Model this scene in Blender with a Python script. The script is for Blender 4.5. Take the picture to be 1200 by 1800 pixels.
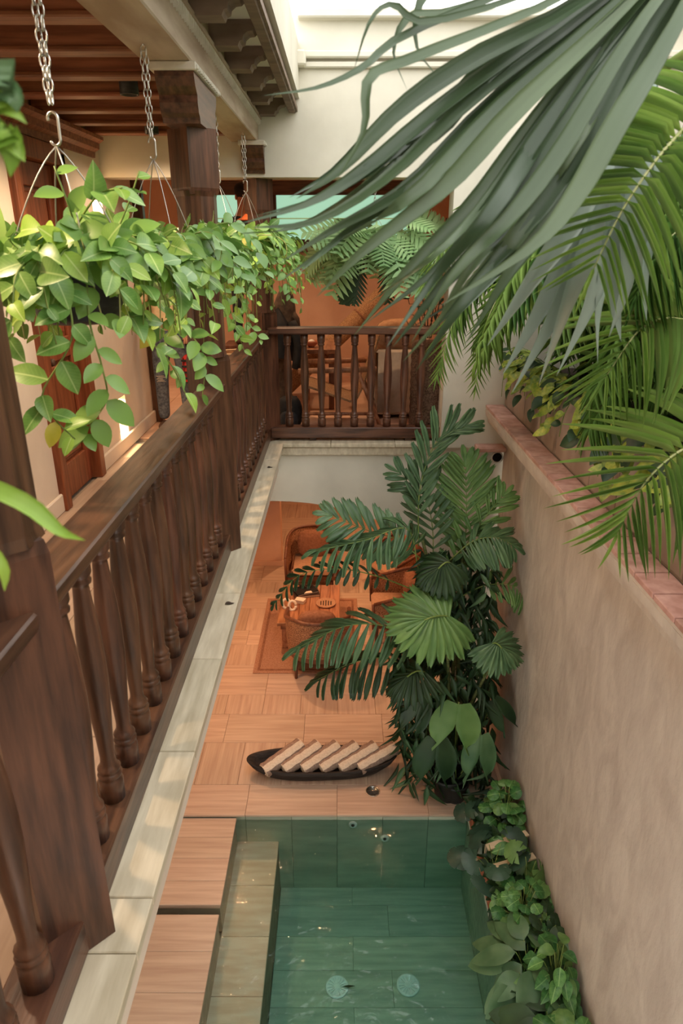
import bpy, math, random
from mathutils import Vector, Matrix
random.seed(7)
for _o in list(bpy.data.objects):
    bpy.data.objects.remove(_o)
SC = bpy.context.scene
COL = SC.collection
R = math.radians
PI = math.pi
# ---------------------------------------------------------------- camera, sky, exposure
PITCH = 21.6
CAMZ = 4.75
cam = bpy.data.objects.new('camera', bpy.data.cameras.new('camera'))
COL.objects.link(cam)
cam.location = (0, 0, CAMZ)
cam.rotation_euler = (R(90 - PITCH), 0, 0)
cam.data.sensor_fit = 'VERTICAL'
cam.data.sensor_height = 36
cam.data.sensor_width = 24
cam.data.lens = 24
cam.data.clip_start = 0.02
cam.data.clip_end = 200
cam.data.dof.use_dof = True
cam.data.dof.focus_distance = 4.2
cam.data.dof.aperture_fstop = 5.0
SC.camera = cam
SC.view_settings.view_transform = 'Standard'
SC.view_settings.look = 'None'
SC.view_settings.gamma = 1
SC.view_settings.use_curve_mapping = False
SC.view_settings.exposure = 0.58
world = bpy.data.worlds.new('overcast_sky')
SC.world = world
world.use_nodes = True
world.node_tree.nodes['Background'].inputs[0].default_value = (1.0, 0.985, 0.95, 1)
world.node_tree.nodes['Background'].inputs[1].default_value = 2.3
SC.cycles.max_bounces = 7
SC.cycles.diffuse_bounces = 5
SC.cycles.glossy_bounces = 3
SC.cycles.transmission_bounces = 4
SC.cycles.transparent_max_bounces = 16
SC.cycles.caustics_reflective = False
SC.cycles.caustics_refractive = False
SC.cycles.sample_clamp_indirect = 4.0

sp, cp = math.sin(R(PITCH)), math.cos(R(PITCH))
def px(u, v, Y=None, Z=None, X=None):
    """world point seen at photo position (u, v) on the plane y=Y, z=Z or x=X"""
    a, b = (u - 600) / 1200, (900 - v) / 1200
    d = Vector((a, cp + sp * b, -sp + cp * b))
    s = Y / d.y if Y is not None else ((Z - CAMZ) / d.z if Z is not None else X / d.x)
    return Vector((d.x * s, d.y * s, CAMZ + d.z * s))

# ---------------------------------------------------------------- materials
def lin(c):
    return tuple(((x / 255) / 12.92 if x / 255 <= 0.04045 else ((x / 255 + 0.055) / 1.055) ** 2.4) for x in c) + (1,)
MATS = {}
def mat(name, c1, c2=None, rough=.6, scale=8, stretch=(1, 1, 1), bump=0.0, detail=6, spec=.4, vary=0.0,
        metal=0, bscale=None, contrast=(.35, .65), coords='Object', transl=0.0, dist=0.0, rib=None):
    m = bpy.data.materials.new(name)
    m.use_nodes = True
    nt = m.node_tree
    N, L = nt.nodes, nt.links
    b = N['Principled BSDF']
    b.inputs['Roughness'].default_value = rough
    b.inputs['Specular IOR Level'].default_value = spec
    b.inputs['Metallic'].default_value = metal
    c2 = c2 or c1
    tc = N.new('ShaderNodeTexCoord')
    mp = N.new('ShaderNodeMapping')
    mp.inputs['Scale'].default_value = stretch
    L.new(tc.outputs[coords], mp.inputs['Vector'])
    oi = N.new('ShaderNodeObjectInfo')
    ml = N.new('ShaderNodeMath'); ml.operation = 'MULTIPLY'; ml.inputs[1].default_value = 37.0
    L.new(oi.outputs['Random'], ml.inputs[0])
    L.new(ml.outputs[0], mp.inputs['Location'])
    no = N.new('ShaderNodeTexNoise')
    no.inputs['Scale'].default_value = scale
    no.inputs['Detail'].default_value = detail
    no.inputs['Distortion'].default_value = dist
    L.new(mp.outputs[0], no.inputs['Vector'])
    rp = N.new('ShaderNodeValToRGB')
    rp.color_ramp.elements[0].position = contrast[0]
    rp.color_ramp.elements[1].position = contrast[1]
    rp.color_ramp.elements[0].color = lin(c1)
    rp.color_ramp.elements[1].color = lin(c2)
    L.new(no.outputs['Fac'], rp.inputs[0])
    out = rp.outputs[0]
    if rib:
        sx = N.new('ShaderNodeSeparateXYZ'); L.new(tc.outputs['Object'], sx.inputs[0])
        ab = N.new('ShaderNodeMath'); ab.operation = 'ABSOLUTE'; L.new(sx.outputs[0], ab.inputs[0])
        # side veins slant away from the midrib
        vv = N.new('ShaderNodeMath'); vv.operation = 'MULTIPLY_ADD'; L.new(ab.outputs[0], vv.inputs[0]); vv.inputs[1].default_value = -.7; L.new(sx.outputs[1], vv.inputs[2])
        sn = N.new('ShaderNodeMath'); sn.operation = 'MULTIPLY'; L.new(vv.outputs[0], sn.inputs[0]); sn.inputs[1].default_value = 62.0
        si = N.new('ShaderNodeMath'); si.operation = 'SINE'; L.new(sn.outputs[0], si.inputs[0])
        sr = N.new('ShaderNodeMapRange'); sr.inputs[1].default_value = .75; sr.inputs[2].default_value = 1.0; sr.inputs[4].default_value = .14; L.new(si.outputs[0], sr.inputs[0])
        mr_ = N.new('ShaderNodeMapRange'); mr_.inputs[1].default_value = .012; mr_.inputs[2].default_value = .03; mr_.inputs[3].default_value = .9; mr_.inputs[4].default_value = 0; L.new(ab.outputs[0], mr_.inputs[0])
        mxm = N.new('ShaderNodeMath'); mxm.operation = 'MAXIMUM'; L.new(sr.outputs[0], mxm.inputs[0]); L.new(mr_.outputs[0], mxm.inputs[1])
        mc = N.new('ShaderNodeMix'); mc.data_type = 'RGBA'; L.new(mxm.outputs[0], mc.inputs[0]); L.new(out, mc.inputs[6]); mc.inputs[7].default_value = lin(rib)
        out = mc.outputs[2]
    if vary:
        hs = N.new('ShaderNodeHueSaturation')
        mr = N.new('ShaderNodeMapRange')
        mr.inputs['To Min'].default_value = 1 - vary
        mr.inputs['To Max'].default_value = 1 + vary
        L.new(oi.outputs['Random'], mr.inputs[0])
        L.new(mr.outputs[0], hs.inputs['Value'])
        mr2 = N.new('ShaderNodeMapRange')
        mr2.inputs['To Min'].default_value = .5 + vary * .05
        mr2.inputs['To Max'].default_value = .5 - vary * .05
        L.new(oi.outputs['Random'], mr2.inputs[0])
        L.new(mr2.outputs[0], hs.inputs['Hue'])
        L.new(out, hs.inputs['Color'])
        out = hs.outputs[0]
    L.new(out, b.inputs['Base Color'])
    if bump:
        bp = N.new('ShaderNodeBump')
        bp.inputs['Strength'].default_value = bump
        bp.inputs['Distance'].default_value = .02
        if bscale:
            n2 = N.new('ShaderNodeTexNoise')
            n2.inputs['Scale'].default_value = bscale
            n2.inputs['Detail'].default_value = 5
            L.new(mp.outputs[0], n2.inputs['Vector'])
            L.new(n2.outputs['Fac'], bp.inputs['Height'])
        else:
            L.new(no.outputs['Fac'], bp.inputs['Height'])
        L.new(bp.outputs[0], b.inputs['Normal'])
    if transl:
        tr = N.new('ShaderNodeBsdfTranslucent')
        mx = N.new('ShaderNodeMixShader')
        mx.inputs[0].default_value = transl
        L.new(out, tr.inputs['Color'])
        L.new(b.outputs[0], mx.inputs[1]); L.new(tr.outputs[0], mx.inputs[2])
        L.new(mx.outputs[0], N['Material Output'].inputs['Surface'])
    MATS[name] = m
    return m
def emit(name, c, s):
    m = bpy.data.materials.new(name)
    m.use_nodes = True
    b = m.node_tree.nodes['Principled BSDF']
    b.inputs['Base Color'].default_value = lin(c)
    b.inputs['Emission Color'].default_value = lin(c)
    b.inputs['Emission Strength'].default_value = s
    MATS[name] = m
    return m

mat('wood_z', (64, 40, 28), (106, 70, 50), .36, 5, (7, 7, .7), .12, spec=.5, vary=.12)
mat('wood_y', (62, 38, 28), (102, 67, 48), .34, 5, (7, .7, 7), .12, spec=.5, vary=.1)
mat('wood_x', (64, 40, 28), (104, 69, 49), .36, 5, (.7, 7, 7), .12, spec=.5, vary=.1)
mat('door_wood', (112, 58, 34), (146, 82, 52), .45, 5, (7, 7, .6), .08, spec=.4, vary=.06)
mat('joist_wood', (112, 66, 46), (150, 96, 70), .5, 5, (.6, 7, 7), .1, vary=.1)
mat('beam_paint', (150, 128, 108), (186, 170, 150), .7, 3, (2, .5, 3), .1)
mat('corbel_paint', (104, 84, 70), (132, 112, 96), .7, 4, (1, 3, 3), .1, vary=.06)
mat('dentil_paint', (196, 190, 176), (214, 208, 196), .7, 10)
mat('plaster', (204, 199, 184), (218, 213, 198), .85, 2.2, (1, 1, 1), .12, bscale=9)
mat('plaster_court', (180, 163, 148), (200, 184, 168), .8, 1.8, (1, 2.6, 1.2), .3, bscale=9, dist=1.2)
mat('plaster_warm', (220, 205, 188), (232, 219, 203), .85, 2, (1, 1, 1), .15, bscale=8)
mat('ceiling_board', (222, 190, 160), (232, 204, 176), .8, 4)
mat('terra_wall', (206, 164, 136), (222, 182, 154), .85, 2, bump=.1, bscale=8)
mat('trav_x', (184, 156, 136), (210, 186, 164), .42, 3, (.5, 9, 5), .05, vary=.07, contrast=(.3, .7))
mat('trav_y', (176, 148, 128), (206, 182, 160), .42, 3, (9, .5, 5), .05, vary=.07, contrast=(.3, .7))
mat('coping', (184, 170, 144), (216, 204, 180), .35, 5, (6, .8, 3), .05, vary=.04, contrast=(.3, .7))
mat('pool_stone', (178, 184, 168), (204, 208, 190), .6, 3, (.7, 7, 4), .04, vary=.05)
mat('bench_stone', (236, 196, 168), (250, 220, 198), .6, 3, (1, 6, 3), .05, vary=.05)
mat('pink_tile', (168, 124, 110), (198, 156, 142), .7, 12, (1, 1, 1), .1, vary=.08)
mat('concrete', (142, 122, 108), (170, 150, 134), .85, 3, (1, 1, .6), .15, vary=.1)
mat('grout', (150, 130, 112), (170, 150, 130), .9, 10)
mat('steel', (190, 188, 180), (214, 212, 206), .3, 20, metal=1)
mat('wire', (170, 168, 160), (190, 188, 182), .4, 20, metal=.8)
mat('black_plastic', (22, 24, 24), (38, 40, 40), .5, 20, (1, 1, 6), .1)
mat('soil', (36, 26, 20), (60, 44, 34), .95, 60, bump=.4)
mat('terracotta', (150, 84, 56), (186, 112, 80), .8, 12, bump=.1)
mat('trough_wood', (24, 22, 22), (52, 46, 44), .7, 6, (.8, 5, 5), .3)
mat('towel_cream', (216, 200, 180), (232, 218, 200), .95, 60, bump=.25)
mat('towel_taupe', (140, 118, 106), (166, 144, 130), .95, 60, bump=.25)
mat('cane', (120, 80, 56), (186, 138, 104), .6, 90, (1, 1, 1), .3, contrast=(.45, .55))
mat('chair_wood', (92, 56, 40), (126, 82, 60), .45, 5, (5, 5, 1), .06)
mat('seat_fabric', (176, 136, 108), (192, 152, 124), .95, 40, bump=.1)
mat('cushion_brown', (130, 88, 66), (152, 108, 84), .95, 30, bump=.1)
mat('rug', (158, 116, 92), (186, 142, 116), .98, 80, (1, 1, 1), .4)
mat('table_wood', (128, 82, 56), (176, 126, 92), .4, 4, (6, .7, 4), .08, vary=.1)
mat('white_ceramic', (226, 216, 200), (236, 228, 214), .3, 5)
mat('black_matte', (18, 17, 17), (32, 30, 30), .8, 20)
mat('book_cover', (48, 34, 28), (64, 46, 38), .5, 12)
mat('paper', (226, 214, 196), (236, 226, 210), .9, 60, (1, 1, 20))
mat('cream_uphol', (214, 204, 184), (226, 216, 198), .9, 20, bump=.05)
mat('sand_cushion', (176, 130, 96), (200, 156, 120), .95, 20, bump=.1)
mat('shag', (88, 66, 52), (132, 104, 84), .98, 70, (1, 1, 1), .8, contrast=(.4, .6))
mat('woven', (128, 92, 62), (182, 142, 104), .9, 120, (1, 1, 1), .4, contrast=(.42, .58))
mat('denim', (62, 66, 76), (104, 110, 120), .9, 40, bump=.1)
mat('skin', (170, 118, 92), (186, 134, 106), .6, 8)
mat('shirt_cream', (222, 196, 150), (236, 212, 170), .9, 20)
mat('red_cloth', (176, 38, 34), (196, 52, 44), .9, 20)
mat('dark_cloth', (34, 36, 40), (48, 50, 54), .9, 20)
mat('hair', (20, 16, 14), (34, 28, 24), .7, 40)
mat('terra_cloth', (206, 104, 56), (222, 120, 70), .9, 20)
mat('leather', (60, 40, 30), (80, 56, 42), .6, 20)
mat('pvc_dark', (40, 40, 40), (60, 60, 60), .5, 20)
mat('grate_white', (244, 248, 248), (252, 254, 254), .4, 20)
mat('crate_wood', (204, 178, 142), (226, 202, 168), .8, 5, (.8, 5, 5))
mat('gravel', (84, 64, 50), (120, 96, 78), .95, 60, bump=.6)
emit('lamp_warm', (255, 206, 140), 6.0)
emit('lamp_small', (255, 190, 120), 3.0)
emit('green_window', (168, 224, 194), .55)
def leafmat(name, c1, c2, rough=.42, vary=.22, transl=.22, scale=2.2, spec=.45, rib=None):
    return mat(name, c1, c2, rough, scale, (1, 1, 1), 0, spec=spec, vary=vary, transl=transl, detail=2, contrast=(.25, .75), rib=rib)
leafmat('leaf_basket', (96, 140, 62), (132, 172, 88), .36, rib=(168, 196, 124))
leafmat('leaf_young', (138, 178, 66), (160, 194, 84), rib=(190, 212, 130))
leafmat('leaf_basket_plain', (96, 140, 62), (132, 172, 88), .36)
leafmat('leaf_areca', (112, 150, 66), (160, 186, 104), .4, .25, .28)
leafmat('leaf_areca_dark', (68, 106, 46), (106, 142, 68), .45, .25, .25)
leafmat('leaf_fan', (56, 78, 48), (96, 116, 84), .33, .32, .2)
leafmat('leaf_fan_grey', (136, 156, 144), (176, 190, 180), .4, .1, .15)
leafmat('leaf_palm', (62, 98, 62), (106, 138, 96), .38, .2, .15)
leafmat('leaf_palm_bright', (86, 128, 66), (124, 160, 92), .38, .15, .2)
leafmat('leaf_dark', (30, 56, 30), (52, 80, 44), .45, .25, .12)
leafmat('leaf_fern', (112, 152, 96), (160, 188, 132), .5, .2, .25)
leafmat('leaf_pothos', (96, 136, 44), (184, 188, 76), .4, .25, .2, 4)
leafmat('leaf_shrub', (52, 102, 50), (90, 142, 74), .4, .3, .15, 5, rib=(122, 164, 98))
leafmat('leaf_monstera', (40, 68, 52), (64, 92, 72), .35, .25, .12)
leafmat('leaf_yellow', (176, 170, 50), (196, 184, 80))
mat('stem_green', (104, 130, 60), (140, 156, 84), .5, 10)
mat('stem_pale', (168, 172, 110), (190, 190, 136), .5, 10)
mat('cane_green', (70, 84, 44), (110, 112, 64), .6, 14, (1, 1, 6))
mat('twig', (50, 36, 28), (72, 54, 42), .8, 14)
mat('bark', (70, 54, 42), (100, 80, 62), .9, 20, bump=.4)

# ---------------------------------------------------------------- mesh helpers
class MB:
    def __init__(s):
        s.v = []; s.f = []; s.m = []; s.sm = []; s.cur = 0; s.smooth = False
    def addf(s, f):
        s.f.append(f); s.m.append(s.cur); s.sm.append(s.smooth)
    def box(s, x0, x1, y0, y1, z0, z1, bev=0):
        if bev:
            return s.rbox(x0, x1, y0, y1, z0, z1, bev)
        n = len(s.v)
        s.v += [(x0, y0, z0), (x1, y0, z0), (x1, y1, z0), (x0, y1, z0), (x0, y0, z1), (x1, y0, z1), (x1, y1, z1), (x0, y1, z1)]
        for f in ((0, 3, 2, 1), (4, 5, 6, 7), (0, 1, 5, 4), (1, 2, 6, 5), (2, 3, 7, 6), (3, 0, 4, 7)):
            s.addf(tuple(n + i for i in f))
        return s
    def rbox(s, x0, x1, y0, y1, z0, z1, b):
        """box with chamfered edges"""
        n = len(s.v)
        idx = {}
        for i, X in enumerate((x0, x1)):
            for j, Y in enumerate((y0, y1)):
                for k, Z in enumerate((z0, z1)):
                    dx = b if i == 0 else -b; dy = b if j == 0 else -b; dz = b if k == 0 else -b
                    for ax in range(3):
                        p = [X + dx, Y + dy, Z + dz]
                        p[ax] = (X, Y, Z)[ax]
                        idx[(i, j, k, ax)] = len(s.v); s.v.append(tuple(p))
        def quad(a, flip):
            s.addf(tuple(a[::-1]) if flip else tuple(a))
        for ax in range(3):
            o = [q for q in range(3) if q != ax]
            for e in (0, 1):
                ks = []
                for (p, q) in ((0, 0), (1, 0), (1, 1), (0, 1)):
                    t = [0, 0, 0]; t[ax] = e; t[o[0]] = p; t[o[1]] = q
                    ks.append(idx[tuple(t) + (ax,)])
                s.addf(tuple(ks))
        for ax in range(3):            # edges running along ax
            o = [q for q in range(3) if q != ax]
            for p in (0, 1):
                for q in (0, 1):
                    t0 = [0, 0, 0]; t0[o[0]] = p; t0[o[1]] = q
                    t1 = list(t0); t1[ax] = 1
                    s.addf((idx[tuple(t0) + (o[0],)], idx[tuple(t1) + (o[0],)], idx[tuple(t1) + (o[1],)], idx[tuple(t0) + (o[1],)]))
        for i in (0, 1):
            for j in (0, 1):
                for k in (0, 1):
                    s.addf((idx[(i, j, k, 0)], idx[(i, j, k, 1)], idx[(i, j, k, 2)]))
        return s
    def lathe(s, cx, cy, prof, n=14, ax='z', rot=0, cap=True):
        b = len(s.v)
        for (r, z) in prof:
            for i in range(n):
                a = 2 * PI * i / n + rot
                if ax == 'z': s.v.append((cx + r * math.cos(a), cy + r * math.sin(a), z))
                elif ax == 'x': s.v.append((z, cx + r * math.cos(a), cy + r * math.sin(a)))
                else: s.v.append((cx + r * math.cos(a), z, cy + r * math.sin(a)))
        for k in range(len(prof) - 1):
            for i in range(n):
                j = (i + 1) % n
                s.addf((b + k * n + i, b + k * n + j, b + (k + 1) * n + j, b + (k + 1) * n + i))
        if cap:
            s.addf(tuple(b + i for i in range(n))[::-1])
            s.addf(tuple(b + (len(prof) - 1) * n + i for i in range(n)))
        return s
    def prism(s, poly, a0, a1, ax='y'):
        """poly in the plane across ax; ax y: (x,z), x: (y,z), z: (x,y)"""
        n, b = len(poly), len(s.v)
        for a in (a0, a1):
            for (p, q) in poly:
                s.v.append((p, a, q) if ax == 'y' else ((a, p, q) if ax == 'x' else (p, q, a)))
        for i in range(n):
            j = (i + 1) % n
            s.addf((b + i, b + j, b + n + j, b + n + i))
        s.addf(tuple(b + i for i in range(n))[::-1]); s.addf(tuple(b + n + i for i in range(n)))
        return s
    def tube(s, pts, r, n=6, cap=True):
        pts = [Vector(p) for p in pts]
        rs = r if isinstance(r, (list, tuple)) else [r] * len(pts)
        b = len(s.v)
        up = Vector((0, 0, 1))
        prev = None
        for i, p in enumerate(pts):
            t = (pts[min(i + 1, len(pts) - 1)] - pts[max(i - 1, 0)])
            t = t.normalized() if t.length > 1e-9 else Vector((0, 0, 1))
            if prev is None:
                x = t.cross(up if abs(t.z) < .9 else Vector((1, 0, 0))).normalized()
            else:
                x = (prev - t * prev.dot(t)).normalized()
            prev = x
            y = t.cross(x)
            for k in range(n):
                a = 2 * PI * k / n
                q = p + (x * math.cos(a) + y * math.sin(a)) * rs[i]
                s.v.append(tuple(q))
        for i in range(len(pts) - 1):
            for k in range(n):
                j = (k + 1) % n
                s.addf((b + i * n + k, b + i * n + j, b + (i + 1) * n + j, b + (i + 1) * n + k))
        if cap and n > 2:
            s.addf(tuple(b + i for i in range(n))[::-1])
            s.addf(tuple(b + (len(pts) - 1) * n + i for i in range(n)))
        return s
    def ellip(s, c, rx, ry, rz, nu=14, nv=8, sq=1.0):
        b = len(s.v)
        def pw(x): return math.copysign(abs(x) ** sq, x)
        for j in range(nv + 1):
            ph = -PI / 2 + PI * j / nv
            for i in range(nu):
                a = 2 * PI * i / nu
                s.v.append((c[0] + rx * pw(math.cos(ph)) * pw(math.cos(a)), c[1] + ry * pw(math.cos(ph)) * pw(math.sin(a)), c[2] + rz * pw(math.sin(ph))))
        for j in range(nv):
            for i in range(nu):
                k = (i + 1) % nu
                s.addf((b + j * nu + i, b + j * nu + k, b + (j + 1) * nu + k, b + (j + 1) * nu + i))
        return s
    def grid(s, P):
        """P: rows of points"""
        b = len(s.v); n = len(P[0])
        for row in P:
            for p in row: s.v.append(tuple(p))
        for i in range(len(P) - 1):
            for j in range(n - 1):
                s.addf((b + i * n + j, b + i * n + j + 1, b + (i + 1) * n + j + 1, b + (i + 1) * n + j))
        return s
    def add(s, mb, M):
        b = len(s.v)
        for p in mb.v: s.v.append(tuple(M @ Vector(p)))
        for f in mb.f: s.addf(tuple(b + i for i in f))
        return s
    def rotz(s, ang, c=(0, 0), start=0):
        ca, sa = math.cos(ang), math.sin(ang)
        for i in range(start, len(s.v)):
            x, y, z = s.v[i]; x -= c[0]; y -= c[1]
            s.v[i] = (c[0] + x * ca - y * sa, c[1] + x * sa + y * ca, z)
        return s
    def mesh(s, name, mats, org=(0, 0, 0)):
        me = bpy.data.meshes.new(name)
        o = Vector(org)
        me.from_pydata([tuple(Vector(p) - o) for p in s.v], [], s.f)
        for m in (mats if isinstance(mats, (list, tuple)) else [mats]):
            me.materials.append(MATS[m])
        if any(s.m): me.polygons.foreach_set('material_index', s.m)
        me.polygons.foreach_set('use_smooth', s.sm)
        me.update()
        return me
def sm(): 
    m = MB(); m.smooth = True; return m
def hull_fix(o):
    pass

ORG = {}
def tag(o, label=None, cat=None, group=None, kind=None):
    if label: o['label'] = label
    if cat: o['category'] = cat
    if group: o['group'] = group
    if kind: o['kind'] = kind
    return o
def thing(name, label, cat, loc=(0, 0, 0), group=None):
    o = bpy.data.objects.new(name, None)
    o.empty_display_size = .05
    COL.objects.link(o); o.location = loc
    ORG[o.name] = Vector(loc)
    return tag(o, label, cat, group)
def part(name, mb, m, parent=None, label=None, kind=None, loc=None):
    org = ORG[parent.name] if parent else Vector(loc or (0, 0, 0))
    o = bpy.data.objects.new(name, mb.mesh(name, m, org))
    COL.objects.link(o)
    if parent: o.parent = parent
    else: o.location = org
    ORG[o.name] = org
    return tag(o, label, None, None, kind)
def solo(name, mb, m, label, cat, loc=None, group=None):
    if loc is None:
        xs = [p[0] for p in mb.v]; ys = [p[1] for p in mb.v]; zs = [p[2] for p in mb.v]
        loc = ((min(xs) + max(xs)) / 2, (min(ys) + max(ys)) / 2, min(zs))
    return tag(part(name, mb, m, None, loc=loc), label, cat, group)
def struct(name, mb, m, parent=None, label=None):
    o = part(name, mb, m, parent)
    if not parent: o['kind'] = 'structure'
    if label: o['label'] = label
    return o
def inst(name, me, parent, M):
    """place a copy of shared mesh data at world matrix M under parent"""
    o = bpy.data.objects.new(name, me)
    COL.objects.link(o)
    o.parent = parent
    o.matrix_local = Matrix.Translation(-ORG[parent.name]) @ M
    return o
def bez(ps, n):
    """Bezier / Catmull style smooth path through control polygon ps"""
    ps = [Vector(p) for p in ps]
    out = []
    for i in range(n + 1):
        t = i / n
        q = list(ps)
        while len(q) > 1:
            q = [q[k].lerp(q[k + 1], t) for k in range(len(q) - 1)]
        out.append(q[0])
    return out
def spline(ps, n):
    """Catmull-Rom through all points"""
    ps = [Vector(p) for p in ps]
    P = [2 * ps[0] - ps[1]] + ps + [2 * ps[-1] - ps[-2]]
    out = []
    segs = len(ps) - 1
    for i in range(n + 1):
        x = min(i / n * segs, segs - 1e-6); k = int(x); t = x - k
        a, b, c, d = P[k:k + 4]
        out.append(.5 * ((2 * b) + (c - a) * t + (2 * a - 5 * b + 4 * c - d) * t * t + (3 * b - a - 3 * c + d) * t ** 3))
    return out
# ---------------------------------------------------------------- the setting
UF = 3.0                      # upper floor level
WATER_Z = -.08
GX_OUT = -.54                 # outer edge of the gallery coping
XR, ZR = -.71, 4.02           # gallery rail centre line and top
FAR = 6.15

# lower floor: a bed with separate travertine tiles
floor_lo = struct('floor', MB().box(-2.5, 1.6, 4.72, 13.2, -.3, -.022), 'grout')
ORG[floor_lo.name] = Vector((0, 0, 0))
def tile_mesh(name, w, d, h, m, bev=.003):
    return MB().rbox(-w / 2, w / 2, -d / 2, d / 2, -h, 0, bev).mesh(name, m)
TM = {}
def tile(parent, name, x0, x1, y0, y1, z, m, h=.022, gap=.002):
    w, d = round(x1 - x0 - gap, 4), round(y1 - y0 - gap, 4)
    k = (name, w, d, h, m)
    if k not in TM: TM[k] = tile_mesh(name, w, d, h, m)
    return inst(name, TM[k], parent, Matrix.Translation(((x0 + x1) / 2, (y0 + y1) / 2, z)))
rows = [4.66, 5.03, 5.61, 6.06, 6.40, 6.98, 7.43, 7.77, 8.35, 8.80, 9.14, 9.72, 10.17, 10.51, 11.1, 11.7, 12.4, 13.1]
for r in range(len(rows) - 1):
    wide = r % 2 == 0
    w = .82 if wide else .41
    x = -2.5 - (.35 if r % 4 == 2 else .12 if r % 4 == 1 else 0)
    while x < 1.59:
        a, b = max(x, -2.5), min(x + w, 1.6)
        if b - a > .03: tile(floor_lo, 'tile', a, b, rows[r], rows[r + 1], 0, 'trav_x' if wide else 'trav_y')
        x += w
# pool shell
pool = struct('floor_pool', MB().box(-2.5, 1.6, .9, 4.72, -1.3, -.955), 'pool_stone')
y = 1.2
while y < 4.7:
    for (a, b) in ((-.57, .42), (.42, 1.13)) if int(y * 10) % 2 else ((-.57, .1), (.1, 1.13)):
        tile(pool, 'tile', a, b, y, min(y + .3, 4.70), -.92, 'pool_stone', .03, .0012)
    y += .3
wp = struct('wall_pool_far', MB().box(-2.5, 1.6, 4.70, 4.78, -1.0, -.022), 'pool_stone')
x = -2.5
while x < 1.13:
    b = min(x + .41, 1.13)
    tk = ('wt', round(b - x, 3))
    if tk not in TM: TM[tk] = MB().rbox(-(b - x) / 2 + .0015, (b - x) / 2 - .0015, -.012, .004, -.92, -.024, .002).mesh('tile', 'pool_stone')
    inst('tile', TM[tk], wp, Matrix.Translation(((x + b) / 2, 4.698, 0)))
    x += .41
struct('wall_pool_right', MB().box(1.13, 1.52, .9, 4.70, -1.0, -.05), 'pool_stone')
bench = struct('floor_pool_bench', MB().box(-2.5, -.575, .9, 4.70, -1.0, -.372), 'grout')
for i in range(8):
    tile(bench, 'tile', -.95, -.57, 4.69 - .46 * (i + 1), 4.69 - .46 * i, -.34, 'bench_stone', .034, .003)
# stepping blocks at the water's left side
def block(y0, y1, label):
    t = thing('stone_step', label, 'step', (-1.5, (y0 + y1) / 2, -.34), 'travertine steps in the pool')
    part('core', MB().box(-2.3, -.945, y0 + .01, y1 - .01, -.339, -.05), 'trav_x', t)
    n = 4
    for i in range(n):
        a, b = y0 + (y1 - y0) * i / n, y0 + (y1 - y0) * (i + 1) / n
        for (xa, xb) in ((-2.32, -1.62), (-1.62, -.935)):
            tile(t, 'plank', xa, xb, a, b, -.03, 'trav_x', .02, .0015)
    return t
block(3.80, 4.66, 'pale travertine step beside the deck edge, the farther of two')
block(2.55, 3.72, 'pale travertine step nearest the camera beside the pool')

# water body
def make_water():
    m = bpy.data.materials.new('pool_water'); m.use_nodes = True
    nt = m.node_tree; N, L = nt.nodes, nt.links
    N.remove(N['Principled BSDF'])
    tr = N.new('ShaderNodeBsdfTransparent'); tr.inputs[0].default_value = (.86, .95, .92, 1)
    gl = N.new('ShaderNodeBsdfGlossy'); gl.inputs['Roughness'].default_value = .03
    fr = N.new('ShaderNodeFresnel'); fr.inputs['IOR'].default_value = 1.4
    mx = N.new('ShaderNodeMixShader')
    tc = N.new('ShaderNodeTexCoord')
    n1 = N.new('ShaderNodeTexNoise'); n1.inputs['Scale'].default_value = 7; n1.inputs['Detail'].default_value = 3
    n1.inputs['Distortion'].default_value = 1.2
    L.new(tc.outputs['Object'], n1.inputs['Vector'])
    bp = N.new('ShaderNodeBump'); bp.inputs['Strength'].default_value = .7; bp.inputs['Distance'].default_value = .03
    L.new(n1.outputs['Fac'], bp.inputs['Height'])
    L.new(bp.outputs[0], gl.inputs['Normal']); L.new(bp.outputs[0], fr.inputs['Normal'])
    L.new(fr.outputs[0], mx.inputs[0]); L.new(tr.outputs[0], mx.inputs[1]); L.new(gl.outputs[0], mx.inputs[2])
    L.new(mx.outputs[0], N['Material Output'].inputs['Surface'])
    va = N.new('ShaderNodeVolumeAbsorption')
    va.inputs['Color'].default_value = (.38, .80, .76, 1); va.inputs['Density'].default_value = .74
    L.new(va.outputs[0], N['Material Output'].inputs['Volume'])
    MATS['pool_water'] = m
make_water()
wtr = part('pool_water', MB().box(-2.49, 1.14, .95, 4.705, -.93, WATER_Z), 'pool_water', None, loc=(0, 0, 0))
tag(wtr, 'clear green pool water beside the stone deck', 'water', kind='stuff')
# drains and jets
def drain(u, v, label):
    p = px(u, v, Z=-.915)
    t = thing('pool_drain', label, 'drain', (p.x, p.y, -.92), 'round drain covers on the pool floor')
    m = sm(); m.lathe(p.x, p.y, [(.088, -.919), (.095, -.915), (.095, -.908), (.078, -.905), (.076, -.912)], 24)
    part('rim', m, 'grate_white', t)
    m = MB()
    for k in range(16):
        a = 2 * PI * k / 16
        c, s_ = math.cos(a), math.sin(a)
        b0 = len(m.v)
        m.box(.024, .077, -.0045, .0045, -.911, -.904); m.rotz(a, start=b0)
        for i in range(b0, len(m.v)):
            m.v[i] = (m.v[i][0] + p.x, m.v[i][1] + p.y, m.v[i][2])
    m.lathe(p.x, p.y, [(.026, -.911), (.026, -.902), (.018, -.900)], 12)
    part('grille', m, 'grate_white', t)
drain(592, 1735, 'round white pool drain cover with a fallen leaf on it')
drain(717, 1732, 'round white pool drain cover with no leaf')
p = px(612, 1734, Z=-.895)
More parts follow.
